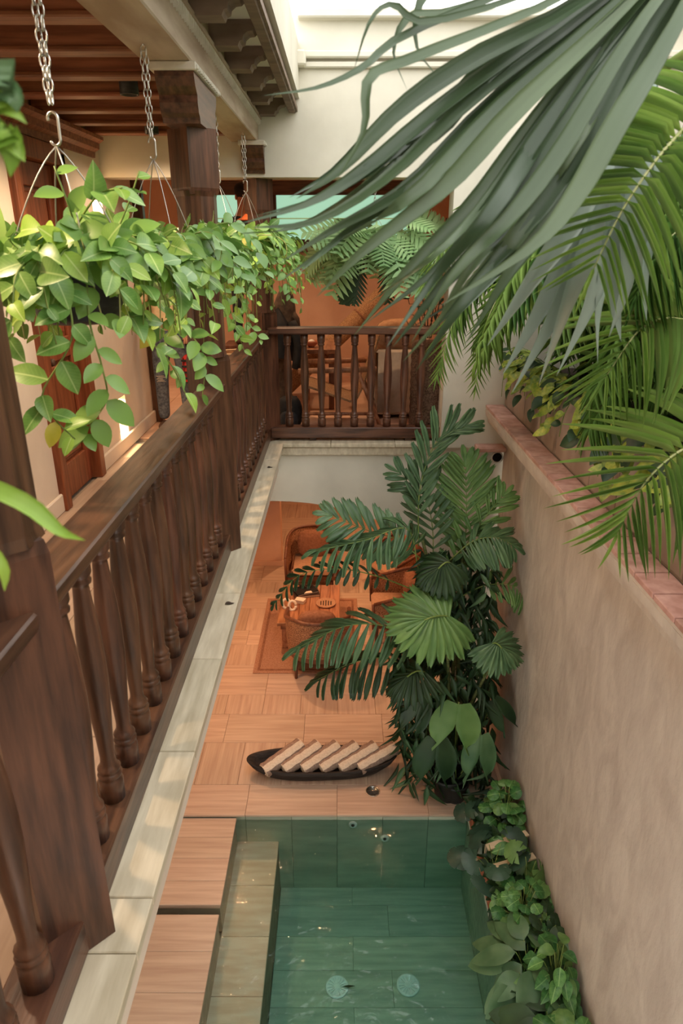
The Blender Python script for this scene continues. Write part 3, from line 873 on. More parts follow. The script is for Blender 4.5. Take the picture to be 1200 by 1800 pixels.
book(-.48, 8.02, .451, .29, .23, .022, R(25), 'black_matte', 'black book lying on the larger dark book')
m = sm()
for k in range(7):
    m.tube(spline([(-.52, 8.06, .475), (-.53 + .02 * k - .05, 8.08 + .02 * math.sin(k * 2), .52), (-.56 + .035 * k, 8.06 + .04 * math.cos(k), .50)], 6), .007, 5)
solo('dark_ornament', m, 'twig', 'small dark branching ornament on the book stack', 'ornament')
m = MB(); m.prism([(-.49, 7.90), (-.38, 7.93), (-.40, 7.98), (-.46, 7.96)], .4735, .477, 'z')
solo('paper_card', m, 'paper', 'cream paper card on top of the black book', 'card')
for k, (x, y, lb) in enumerate(((-.70, 7.63, 'pale ceramic link ring standing at the table edge, left one'), (-.62, 7.58, 'pale ceramic link ring standing at the table edge, right one'))):
    m = sm()
    ring = [(x + .045 * math.cos(a), y + .02 * math.sin(a), .478 + .055 * math.sin(a)) for a in [2 * PI * i / 16 for i in range(17)]]
    m.tube(ring, .018, 8)
    solo('ceramic_link', m, 'white_ceramic', lb, 'ornament', group='ceramic link rings on the coffee table')
t = thing('small_box', 'small cream box beside the ceramic links', 'box', (-.53, 7.76, .42))
m = MB(); m.rbox(-.06, .06, -.04, .04, .4205, .46, .004); part('box_body', xf(m, -.53, 7.76, R(-20)), 'white_ceramic', t)
m = MB(); m.rbox(-.064, .064, -.044, .044, .46, .475, .004); part('lid', xf(m, -.53, 7.76, R(-20)), 'paper', t)
t = thing('round_tray', 'round woven tray with black stripes on the coffee table', 'tray', (-.20, 7.72, .42))
m = sm(); m.lathe(-.20, 7.72, [(.10, .4205), (.125, .432), (.128, .445), (.12, .446), (.112, .436), (.0, .435)], 24); part('tray_dish', m, 'seat_fabric', t)
for k in range(5):
    w = .085 - .012 * abs(k - 2)
    m = MB(); m.rbox(-.20 - .006 + (k - 2) * .032, -.20 + .006 + (k - 2) * .032, 7.72 - w * .8, 7.72 + w * .8, .4358, .439, .001); part('stripe', m, 'black_matte', t)

# ---------------------------------------------------------------- far upper room furniture
def lounge(cx, cy, label):
    t = thing('lounge_chair', label, 'chair', (cx, cy, UF))
    z = UF
    for yy in (cy - .28, cy + .28):
        m = sm(); m.tube([(cx - .34, yy, z + .001), (cx - .33, yy, z + .58)], .022, 6); part('front_leg', m, 'table_wood', t)
        m = sm(); m.tube([(cx + .42, yy, z + .001), (cx + .16, yy, z + .62)], .022, 6); part('rear_leg', m, 'table_wood', t)
        m = sm(); m.tube([(cx - .40, yy, z + .58), (cx + .36, yy, z + .60)], .028, 8); part('armrest', m, 'table_wood', t)
    for (x, zz) in ((cx - .335, z + .16), (cx + .36, z + .16)):
        m = sm(); m.tube([(x, cy - .28, zz), (x, cy + .28, zz)], .018, 6); part('stretcher', m, 'table_wood', t)
    m = sm(); m.tube([(cx - .335, cy - .28, z + .16), (cx + .34, cy - .28, z + .16)], .018, 6); part('stretcher', m, 'table_wood', t)
    P = [(cx - .36, z + .40), (cx - .30, z + .43), (cx - .1, z + .36), (cx + .1, z + .29), (cx + .16, z + .30), (cx + .22, z + .42), (cx + .30, z + .65), (cx + .38, z + .92)]
    m = sm(); m.grid([[(x, cy - .25, zz), (x, cy + .25, zz)] for x, zz in P]); m.grid([[(x + .008, cy - .25, zz - .025), (x + .008, cy + .25, zz - .025)] for x, zz in P])
    m.grid([[(x, cy - .25, zz), (x + .008, cy - .25, zz - .025)] for x, zz in P]); m.grid([[(x, cy + .25, zz), (x + .008, cy + .25, zz - .025)] for x, zz in P])
    part('woven_seat', m, 'woven', t)
lounge(-.02, 6.95, 'wooden lounge chair with woven sling seat behind the far railing')
t = thing('upholstered_sofa', 'cream upholstered sofa end behind the far railing', 'sofa', (.62, 7.5, UF))
part('sofa_base', MB().box(.36, .92, 7.12, 8.25, UF + .04, UF + .12), 'black_matte', t)
part('sofa_side', sm().rbox(.35, .93, 7.08, 7.2, UF + .05, UF + .72, .025), 'cream_uphol', t)
part('sofa_seat', sm().rbox(.36, .92, 7.2, 8.25, UF + .12, UF + .45, .03), 'cream_uphol', t)
part('sofa_back', sm().rbox(.74, .93, 7.2, 8.25, UF + .45, UF + .82, .03), 'cream_uphol', t)
for (x, y, z, rx, ry, rz, lb) in ((.62, 7.32, UF + .84, .27, .16, .17, 'large rounded sand cushion on the sofa arm'), (.50, 7.62, UF + .68, .20, .16, .22, 'sand cushion lying on the sofa seat behind the big one')):
    t = thing('cushion', lb, 'cushion', (x, y, z - rz), 'sand cushions on the sofa')
    m = sm(); m.ellip((x, y, z), rx, ry, rz, 18, 10, .7); part('cushion_pad', m, 'sand_cushion', t)
    m = sm(); m.tube([(x + rx * .98 * math.copysign(abs(math.cos(a)) ** .7, math.cos(a)), y - .0, z + rz * .98 * math.copysign(abs(math.sin(a)) ** .7, math.sin(a))) for a in [2 * PI * i / 24 for i in range(25)]], .008, 5); part('piping', m, 'woven', t)
t = thing('shaggy_pouf', 'brown shaggy cylindrical stool against the pillar', 'stool', (.83, 6.62, UF))
m = sm(); m.lathe(.83, 6.62, [(.15, UF + .001), (.165, UF + .03)] + [(.16 + .006 * (k % 2), UF + .05 + k * .04) for k in range(20)] + [(.15, UF + .87), (.02, UF + .885)], 22); part('shaggy_body', m, 'shag', t)
t = thing('side_table', 'dark wooden work table in the far room', 'table', (-.5, 7.9, UF))
part('table_top', MB().rbox(-.95, -.05, 7.5, 8.3, UF + .62, UF + .67, .005), 'table_wood', t)
for (x, y) in ((-.92, 7.53), (-.14, 7.53), (-.92, 8.21), (-.14, 8.21)): part('leg', MB().rbox(x, x + .06, y, y + .06, UF + .001, UF + .62, .004), 'chair_wood', t)
for k, (x, y, w, d, h, mm, lb) in enumerate(((-.78, 7.62, .22, .16, .07, 'crate_wood', 'pale wooden box at the near left of the work table'), (-.55, 7.7, .24, .14, .06, 'paper', 'long cream box on the work table'), (-.72, 7.95, .3, .2, .05, 'crate_wood', 'flat pale box at the back of the work table'))):
    t = thing('storage_box', lb, 'box', (x, y, UF + .67), 'boxes on the work table')
    part('box_body', MB().rbox(x - w / 2, x + w / 2, y - d / 2, y + d / 2, UF + .6705, UF + .67 + h, .003), mm, t)
    part('lid', MB().rbox(x - w / 2 - .004, x + w / 2 + .004, y - d / 2 - .004, y + d / 2 + .004, UF + .67 + h, UF + .685 + h, .003), 'table_wood', t)
t = thing('clay_bowl', 'small clay bowl on the work table', 'bowl', (-.33, 7.66, UF + .67))
m = sm(); m.lathe(-.33, 7.66, [(.03, UF + .6705), (.035, UF + .68), (.07, UF + .71), (.075, UF + .74), (.068, UF + .738), (.06, UF + .71), (.0, UF + .69)], 16); part('bowl_shell', m, 'terracotta', t)
m = sm(); m.ellip((-.33, 7.66, UF + .725), .04, .04, .03, 10, 6); part('contents', m, 'white_ceramic', t)
t = thing('backpack', 'black backpack slumped on the floor behind the far railing', 'bag', (-.52, 6.72, UF))
m = sm(); m.ellip((-.52, 6.72, UF + .16), .13, .10, .17, 14, 10, .75); part('bag_body', m, 'black_matte', t)
m = sm(); m.ellip((-.52, 6.62, UF + .11), .09, .05, .09, 12, 8, .75); part('front_pocket', m, 'dark_cloth', t)
for s_ in (-1, 1):
    m = sm(); m.tube(spline([(-.52 + s_ * .06, 6.80, UF + .30), (-.52 + s_ * .09, 6.86, UF + .22), (-.52 + s_ * .07, 6.83, UF + .06)], 8), .014, 6); part('strap', m, 'black_matte', t)
m = sm(); m.tube(spline([(-.55, 6.74, UF + .31), (-.52, 6.74, UF + .36), (-.49, 6.74, UF + .31)], 6), .009, 6); part('handle', m, 'black_matte', t)
# driftwood stump with a black jacket, rolled patterned rug
def blob_stump():
    c = px(492, 590, Y=7.2)
    t = thing('driftwood_stump', 'gnarled brown driftwood stump behind the corner post', 'driftwood', (c.x, 7.2, UF))
    m = sm()
    m.tube(spline([(c.x, 7.2, UF + .001), (c.x - .04, 7.22, UF + .5), (c.x + .03, 7.2, UF + .95), (c.x + .08, 7.2, UF + 1.35)], 12), [.16, .15, .13, .12, .12, .13, .14, .15, .15, .13, .11, .08, .04], 12)
    part('trunk', m, 'bark', t)
    m = sm(); m.tube(spline([(c.x + .03, 7.2, UF + .95), (c.x + .15, 7.16, UF + 1.05), (c.x + .2, 7.15, UF + .9)], 6), [.07, .06, .05, .05, .04, .03, .02], 8); part('branch', m, 'bark', t)
    m = sm(); m.tube(spline([(c.x - .02, 7.2, UF + .9), (c.x - .17, 7.18, UF + 1.1), (c.x - .2, 7.18, UF + 1.35)], 6), [.08, .07, .06, .05, .04, .03, .02], 8); part('branch', m, 'bark', t)
    j = thing('jacket', 'black jacket hanging over the driftwood stump', 'jacket', (c.x, 7.0, UF + .6))
    rows_ = []
    for i in range(9):
        z = UF + 1.12 - i * .06
        w = .05 + .13 * min(1, i / 3)
        rows_.append([(c.x + w * math.cos(a) * (1 + .1 * math.sin(5 * a + i)), 7.16 + .22 * math.sin(a) * (w / .18) - .0, z + .02 * math.sin(3 * a)) for a in [2 * PI * k / 20 for k in range(21)]])
    m = sm(); m.grid(rows_); part('jacket_body', m, 'black_matte', j)
    for s_ in (-1, 1):
        m = sm(); m.tube(spline([(c.x + s_ * .13, 7.06, UF + 1.0), (c.x + s_ * .20, 7.0, UF + .8), (c.x + s_ * .17, 6.98, UF + .55)], 8), [.05, .055, .055, .05, .05, .048, .046, .045, .045], 8); part('sleeve', m, 'black_matte', j)
blob_stump()
a, b = px(545, 640, Y=8.35), px(690, 500, Y=8.6)
d = (b - a)
t = thing('rolled_rug', 'rolled woven rug leaning diagonally in the far room', 'rug', (a.x, a.y, UF))
a2 = a + d * ((UF + .09 - a.z) / d.z)
m = sm(); m.tube([a2, a2 + (b - a2) * .5, b], .10, 18); part('rug_roll', m, 'woven', t)
m = sm()
for k in (.35, .7): m.tube([a2 + (b - a2) * (k - .006), a2 + (b - a2) * (k + .006)], .104, 18)
part('tie', m, 'cushion_brown', t)
# tall clay jar and lamp shade hints in the far room
t = thing('clay_jar', 'round terracotta jar near the trellis of twigs', 'jar', (.9, 8.9, UF))
m = sm(); m.lathe(.9, 8.9, [(.14, UF + .001), (.2, UF + .1), (.26, UF + .3), (.24, UF + .5), (.15, UF + .62), (.13, UF + .68), (.16, UF + .72), (.14, UF + .72), (.11, UF + .66)], 22); part('jar_body', m, 'terracotta', t)
m = sm(); m.tube([(.9 + .155 * math.cos(a_), 8.9 + .155 * math.sin(a_), UF + .715) for a_ in [2 * PI * i / 20 for i in range(21)]], .012, 6); part('rim', m, 'terracotta', t)
# basket by the corner (woven lit basket seen past the middle post)
q = px(412, 625, Y=7.6)
t = thing('woven_basket', 'round woven basket on a low stand past the corner post', 'basket', (q.x, 7.6, UF))
m = sm(); m.lathe(q.x, 7.6, [(.14, UF + .001), (.16, UF + .15), (.17, UF + .4), (.18, UF + .62), (.165, UF + .62), (.155, UF + .4), (.14, UF + .1)], 20); part('basket_wall', m, 'woven', t)
m = sm(); m.tube([(q.x + .175 * math.cos(a_), 7.6 + .175 * math.sin(a_), UF + .625) for a_ in [2 * PI * i / 20 for i in range(21)]], .012, 6); part('rim', m, 'crate_wood', t)
# ---------------------------------------------------------------- people
def skin_mesh(name, nodes, edges, mat_, parent, sub=2, root=0, label=None):
    org = ORG[parent.name]
    me = bpy.data.meshes.new(name)
    me.from_pydata([tuple(Vector(n[:3]) - org) for n in nodes], edges, [])
    o = bpy.data.objects.new(name, me); COL.objects.link(o); o.parent = parent
    me.materials.append(MATS[mat_])
    md = o.modifiers.new('skin', 'SKIN'); md.use_smooth_shade = True
    if not me.skin_vertices: me.attributes.new('skin', 'FLOAT', 'POINT')
    sv = me.skin_vertices[0].data
    for i, n in enumerate(nodes):
        r = n[3]; sv[i].radius = r if isinstance(r, tuple) else (r, r)
        sv[i].use_root = i == root
    s = o.modifiers.new('sub', 'SUBSURF'); s.levels = sub; s.render_levels = sub
    ORG[o.name] = org
    if label: o['label'] = label
    return o
def person(x, y, z, face, label, shirt, trousers, hairm, cap=None, looks=0.0, bag=False):
    """face: heading in radians, 0 = toward -y"""
    t = thing('person', label, 'person', (x, y, z))
    ca, sa = math.cos(face), math.sin(face)
    def P(a, b, c, r): return (x + a * ca - b * sa, y + a * sa + b * ca, z + c, r)
    body = [P(0, 0, .93, (.14, .10)), P(0, .01, 1.10, (.125, .09)), P(0, 0, 1.30, (.155, .10)), P(0, 0, 1.42, (.10, .075)), P(0, -.01, 1.49, .052), P(0, -.02 - looks * .03, 1.56, .07),
            P(0, -.03 - looks * .06, 1.63, .092), P(0, -.02 - looks * .05, 1.72, .075),
            P(-.19, 0, 1.38, .05), P(-.24, .01, 1.10, .04), P(-.20, -.16, .95, .032), P(.19, 0, 1.38, .05), P(.24, .01, 1.10, .04), P(.20, -.16, .95, .032),
            P(-.10, 0, .86, .085), P(-.11, -.02, .50, .055), P(-.12, .02, .10, .04), P(.10, 0, .86, .085), P(.12, -.06, .50, .055), P(.13, -.03, .10, .04)]
    ed = [(0, 1), (1, 2), (2, 3), (3, 4), (4, 5), (5, 6), (6, 7), (2, 8), (8, 9), (9, 10), (2, 11), (11, 12), (12, 13), (0, 14), (14, 15), (15, 16), (0, 17), (17, 18), (18, 19)]
    bd = skin_mesh('body', body, ed, 'skin', t)
    for s_ in (-1, 1):
        hp = [P(s_ * .20, -.16, .95, .03), P(s_ * .19, -.21, .92, (.036, .018))]
        e = [(0, 1)]
        for k in range(4):
            o_ = (k - 1.5) * .017
            i = len(hp)
            hp += [P(s_ * .185 + o_, -.25, .91, .0095), P(s_ * .18 + o_, -.28 + .004 * abs(k - 1), .89, .0085), P(s_ * .178 + o_, -.285, .865, .0075)]
            e += [(1, i), (i, i + 1), (i + 1, i + 2)]
        i = len(hp)
        hp += [P(s_ * .155, -.225, .915, .01), P(s_ * .14, -.25, .90, .009)]
        e += [(1, i), (i, i + 1)]
        skin_mesh('hand', hp, e, 'skin', t, 1)
    tr = [P(0, 0, 1.0, (.15, .11)), P(0, 0, .90, (.165, .125)), P(-.10, 0, .80, .098), P(-.11, -.025, .50, .072), P(-.12, .02, .09, .058), P(.10, 0, .80, .098), P(.12, -.065, .50, .072), P(.13, -.03, .09, .058)]
    skin_mesh('trousers', tr, [(0, 1), (1, 2), (2, 3), (3, 4), (1, 5), (5, 6), (6, 7)], trousers, t)
    if trousers == 'denim':
        m = sm()
        for s_, yy in ((-.11, -.098), (.12, -.138)):
            for k in range(5):
                p0 = P(s_ - .04 + .01 * (k % 2), yy + .010, .49 + k * .013, 0); p1 = P(s_, yy - .003, .497 + k * .012, 0); p2 = P(s_ + .045 - .012 * (k % 3), yy + .012, .488 + k * .014, 0)
                m.tube([p0[:3], p1[:3], p2[:3]], .0022, 4)
        part('ripped_threads', m, 'paper', t, kind='stuff')
    sh = [P(0, 0, .98, (.165, .12)), P(0, .01, 1.12, (.155, .115)), P(0, 0, 1.30, (.18, .12)), P(0, 0, 1.43, (.11, .085)), P(-.20, 0, 1.39, .068), P(-.235, .01, 1.20, .062), P(.20, 0, 1.39, .068), P(.235, .01, 1.20, .062)]
    skin_mesh('shirt', sh, [(0, 1), (1, 2), (2, 3), (2, 4), (4, 5), (2, 6), (6, 7)], shirt, t)
    fy = -.03 - looks * .06
    for s_ in (-1, 1):
        m = sm(); c = P(s_ * .034, fy - .082, 1.645, 0); m.ellip(c[:3], .013, .009, .009, 8, 6); part('eye', m, 'white_ceramic', t)
        c = P(s_ * .034, fy - .090, 1.645, 0); m = sm(); m.ellip(c[:3], .006, .004, .006, 8, 6); part('iris', m, 'hair', t)
        c = P(s_ * .09, fy + .01, 1.63, 0); m = sm(); m.ellip(c[:3], .014, .022, .032, 8, 6); part('ear', m, 'skin', t)
        c0, c1 = P(-.11 if s_ < 0 else .13, .03 if s_ < 0 else -.02, .05, 0), P(-.12 if s_ < 0 else .14, -.12 if s_ < 0 else -.17, .035, 0)
        m = sm(); m.ellip(((c0[0] + c1[0]) / 2, (c0[1] + c1[1]) / 2, z + .045), .055, .13, .043, 12, 8, .8); part('shoe', m, 'leather', t)
    m = sm(); m.tube([P(0, fy - .078, 1.655, 0)[:3], P(0, fy - .105, 1.62, 0)[:3], P(0, fy - .085, 1.612, 0)[:3]], [.008, .014, .012], 6); part('nose', m, 'skin', t)
    m = sm(); m.tube([P(-.025, fy - .075, 1.578, 0)[:3], P(0, fy - .085, 1.578, 0)[:3], P(.025, fy - .075, 1.578, 0)[:3]], .006, 5); part('mouth', m, 'terracotta', t)
    m = sm(); c = P(0, fy + .018, 1.685, 0); m.ellip(c[:3], .100, .108, .092, 14, 8); part('hair', m, hairm, t)
    if cap:
        m = sm(); c = P(0, fy + .01, 1.715, 0); m.ellip(c[:3], .106, .114, .075, 16, 8)
        a_, b_ = P(-.07, fy - .08, 1.70, 0)[:3], P(.07, fy - .08, 1.70, 0)[:3]
        c_, d_ = P(-.06, fy - .17, 1.685, 0)[:3], P(.06, fy - .17, 1.685, 0)[:3]
        m.grid([[a_, b_], [c_, d_]]); part('cap', m, cap, t)
    return t
person(px(298, 690, Y=6.72).x + .05, 6.72, UF, 0.15, 'person in cream shirt and ripped dark jeans standing past the door', 'shirt_cream', 'denim', 'hair')
q = px(338, 640, Y=6.62)
t = thing('shoulder_bag', 'red and black bag hanging at the hip of the person in jeans', 'bag', (q.x, 6.55, q.z - .15))
m = sm(); m.rbox(q.x - .07, q.x + .06, 6.48, 6.60, q.z - .15, q.z + .10, .025); part('bag_body', m, 'red_cloth', t)
for k in range(4):
    m = MB(); m.rbox(q.x - .072, q.x + .062, 6.474, 6.481, q.z - .12 + k * .055, q.z - .10 + k * .055, .002); part('stripe', m, 'black_matte', t)
m = sm(); m.tube(spline([(q.x, 6.54, q.z + .09), (q.x - .06, 6.54, q.z + .35), (q.x - .12, 6.62, q.z + .48)], 8), .012, 6); part('strap', m, 'black_matte', t)
# second person stands on a step stool by the green window
hp = px(422, 342, Y=8.55)
sz = hp.z - 1.66
st = thing('step_stool', 'dark wooden step stool under the person by the green window', 'stool', (hp.x, 8.6, UF))
part('tread', MB().rbox(hp.x - .28, hp.x + .28, 8.4, 8.85, sz - .04, sz - .001, .005), 'chair_wood', st)
for (a, b) in ((-.26, 8.42), (.2, 8.42), (-.26, 8.77), (.2, 8.77)): part('leg', MB().rbox(hp.x + a, hp.x + a + .06, b, b + .06, UF + .001, sz - .04, .004), 'chair_wood', st)
part('lower_tread', MB().rbox(hp.x - .28, hp.x + .28, 8.2, 8.42, UF + (sz - UF) * .45, UF + (sz - UF) * .45 + .035, .005), 'chair_wood', st)
person(hp.x, 8.6, sz, .5, 'person in dark cap and dark shirt looking down before the green window', 'dark_cloth', 'dark_cloth', 'hair', 'black_matte', 1.0)
q = px(440, 382, Y=8.0)
t = thing('clay_saucer', 'orange clay saucer hanging above the farthest basket', 'saucer', (q.x, 8.0, q.z - .04))
m = sm(); m.lathe(q.x, 8.0, [(.02, q.z + .05), (.06, q.z + .03), (.09, q.z + .0), (.15, q.z - .025), (.15, q.z - .03), (.08, q.z - .015), (.02, q.z + .03)], 20); part('dish', m, 'terra_cloth', t)
m = sm(); m.tube([(q.x, 8.0, q.z + .05), (q.x, 8.0, 5.6)], .003, 4); part('cord', m, 'wire', t)
# ---------------------------------------------------------------- leaf shapes (base at origin, length 1 along +y, face +z)
rnd = random.Random(11)
def blade(wf, ny=7, fold=.12, droop=.15, ripple=0.0, tipcut=None):
    m = sm(); rows_ = []
    for i in range(ny + 1):
        t = i / ny
        w = wf(t); z = -droop * t * t
        rp = ripple * math.sin(t * 20)
        rows_.append([(-w, t, z + fold * w + rp), (-w * .5, t, z + fold * w * .35 - rp), (0, t, z), (w * .5, t, z + fold * w * .35 + rp), (w, t, z + fold * w - rp)] if ripple else [(-w, t, z + fold * w), (0, t, z), (w, t, z + fold * w)])
    m.grid(rows_); return m
def ov(wm, p=.42, sharp=1.0):
    def f(t):
        if t <= p: return wm * math.sin(PI / 2 * (t / p)) ** .6
        return wm * max(0, math.cos(PI / 2 * ((t - p) / (1 - p)))) ** (.75 * sharp)
    return f
def lanc(wm, p=.35):
    return lambda t: wm * (min(1, (t / p)) ** .7 if t < p else max(0, (1 - (t - p) / (1 - p))) ** .8)
B_OVAL = blade(ov(.30, .45, 1.1), 7, .25, .18)
B_OVAL2 = blade(ov(.34, .40, 1.2), 7, .45, .30)
B_LANC = blade(lanc(.5, .3), 6, .3, .25)           # width scaled separately
B_STRAP = blade(lambda t: .5 * (min(1, t / .08) * .9 + .1) * (1 if t < .45 else max(0, 1 - ((t - .45) / .55) ** 1.6)), 8, .25, .22)
B_BROAD = None
def broad_leaflet():
    m = sm(); rows_ = []
    for i in range(7):
        t = i / 6
        w = .5 * (.30 + .70 * min(1, t / .55)) * (1 if t < .75 else 1 - .45 * (t - .75) / .25)
        z = -.22 * t * t
        rows_.append([(-w, t - (.05 if i == 6 else 0), z + .10 * w), (-w * .5, t + (.03 if i == 6 else 0), z + .22 * w), (0, t - (.04 if i == 6 else 0), z), (w * .5, t + (.02 if i == 6 else 0), z + .22 * w), (w, t - (.10 if i == 6 else 0), z + .10 * w)])
    m.grid(rows_); return m
B_BROAD = broad_leaflet()
def round_leaf():
    m = sm(); rows_ = []
    for i in range(6):
        k = i / 5
        rows_.append([(.5 * k * (1 + .06 * math.cos(j * 4 * PI / 5)) * math.sin(2 * PI * j / 20), .5 - .5 * k * math.cos(2 * PI * j / 20) * (1 if i else 0) - (.5 if False else 0), .10 * k * k * math.cos(j * PI * .8) * .5 - .12 * k * k) for j in range(21)])
    m.grid(rows_); return m
B_ROUND = round_leaf()
def lobed(nl, wm, depth, tip=.0):
    """deeply lobed leaf built from a midrib strip and separate finger lobes"""
    m = sm()
    m.grid([[(-.035 * (1 - i / 8 * .8), i / 8, -.18 * (i / 8) ** 2), (.035 * (1 - i / 8 * .8), i / 8, -.18 * (i / 8) ** 2)] for i in range(9)])
    for k in range(nl):
        t = .12 + .82 * k / (nl - 1)
        L = wm * (math.sin(PI * min(1, (t * .82 + .16))) ** .7 + .12)
        for s_ in (-1, 1):
            r_ = []
            for i in range(4):
                q = i / 3
                w = (.36 / nl) * (1.0, 1.1, .8, .05)[i]
                cx, cy, cz = s_ * L * q, t + L * q * .55, -.18 * t * t - .10 * L * q * q
                r_.append([(cx, cy - w, cz), (cx, cy + w, cz)])
            m.grid(r_)
    return m
B_FERN = lobed(9, .36, .8)
B_FERN2 = lobed(7, .42, .8)
def monstera():
    m = sm()
    for s_ in (-1, 1):
        for k in range(6):
            a0, a1 = R(-30 + k * 32), R(-30 + (k + .86) * 32)
            r = (.46, .56, .60, .58, .56, .52)[k]
            rows_ = []
            for i in range(4):
                q = i / 3
                rr = .06 + (r - .06) * q
                rows_.append([(s_ * rr * math.cos(a) * .9, .34 + rr * math.sin(a), -.10 * q * q) for a in (a0, (a0 + a1) / 2, a1 if q > .5 else a0 + (a1 - a0) * 1.16)])
            m.grid(rows_)
    return m
B_MONST = monstera()
def bifid():
    m = sm()
    for s_ in (-1, 1):
        rows_ = []
        for i in range(9):
            t = i / 8
            inner = max(0, (t - .45) / .55) * .30
            outer = .42 * math.sin(PI * min(1, t * .75 + .12)) ** .8 * (1 if t < .8 else 1 - (t - .8) * 2.2)
            o = max(outer, inner + .01)
            rows_.append([(s_ * (inner + (o - inner) * q), t - .05 * q, -.22 * t * t + (.02 if j % 2 else 0) - .05 * q) for j, q in enumerate((0, .2, .4, .6, .8, 1))])
        m.grid(rows_)
    return m
B_BIFID = bifid()
def spear():
    m = sm(); rows_ = []
    f = ov(.23, .38, 1.0)
    for i in range(9):
        t = i / 8; w = f(t)
        rows_.append([(-w, t, .10 * w - .28 * t * t), (-w * .5, t, .14 * w - .28 * t * t), (0, t, -.28 * t * t), (w * .5, t, .14 * w - .28 * t * t), (w, t, .10 * w - .28 * t * t)])
    m.grid(rows_); return m
B_SPEAR = spear()
LM = {}
def lmesh(b, matname, nm='leaf'):
    k = (id(b), matname, nm)
    if k not in LM: LM[k] = b.mesh(nm, matname)
    return LM[k]
def orient(pos, d, n, L, W):
    d = Vector(d).normalized(); n = Vector(n)
    n = n - d * n.dot(d)
    if n.length < 1e-5: n = Vector((0, 0, 1)).cross(d) if abs(d.z) < .9 else Vector((1, 0, 0))
    n.normalize(); x = d.cross(n)
    M = Matrix(((x.x * W, d.x * L, n.x * L, pos[0]), (x.y * W, d.y * L, n.y * L, pos[1]), (x.z * W, d.z * L, n.z * L, pos[2]), (0, 0, 0, 1)))
    return M
def rv(s=1.0): return Vector((rnd.uniform(-s, s), rnd.uniform(-s, s), rnd.uniform(-s, s)))
CAMP = Vector((0, 0, CAMZ))

# ---------------------------------------------------------------- hanging baskets of trailing vine
def chain(parent, x, y, ztop, zbot, strands=2, link=.034):
    m = sm(); 
    for s_ in range(strands):
        ox = (s_ - (strands - 1) / 2) * .02
        z = ztop; k = 0
        while z - link > zbot:
            c = z - link / 2
            pts = []
            for i in range(13):
                a = 2 * PI * i / 12
                w, h = .0075 * math.cos(a), (link / 2 + .001) * math.sin(a)
                f = 1 - (z - zbot) / max(.01, ztop - zbot)
                px_ = x + ox * (1 - .6 * f)
                pts.append((px_ + (w if k % 2 else 0), y + (0 if k % 2 else w), c + h))
            m.tube(pts, .0026, 5, cap=False)
            z -= link * .84; k += 1
    part('chain', m, 'steel', parent)
def hook(parent, x, y, z, h=.09):
    m = sm()
    pts = [(x + .014 * math.cos(a), y, z - .018 + .016 * math.sin(a)) for a in [PI * 1.1 - i * PI / 7 for i in range(9)]]
    pts += [(x - .014 * math.cos(a), y, z - h + .022 + .016 * math.sin(a)) for a in [PI * .9 + i * PI / 7 for i in range(8)]]
    m.tube(spline(pts, 30), .0042, 6); part('s_hook', m, 'steel', parent)
def pot_mesh(x, y, zt, r, h):
    m = sm()
    prof = [(r * .55, zt - h), (r * .72, zt - h + .015)]
    for k in range(6):
        z = zt - h + .03 + (h - .045) * k / 6
        rr = r * (.74 + .24 * (k / 6) ** .7)
        prof += [(rr, z), (rr + .004, z + (h / 6) * .5)]
    prof += [(r, zt - .015), (r * 1.05, zt - .01), (r * 1.05, zt), (r * .95, zt), (r * .93, zt - .02), (.0, zt - .022)]
    m.lathe(x, y, prof, 22); return m
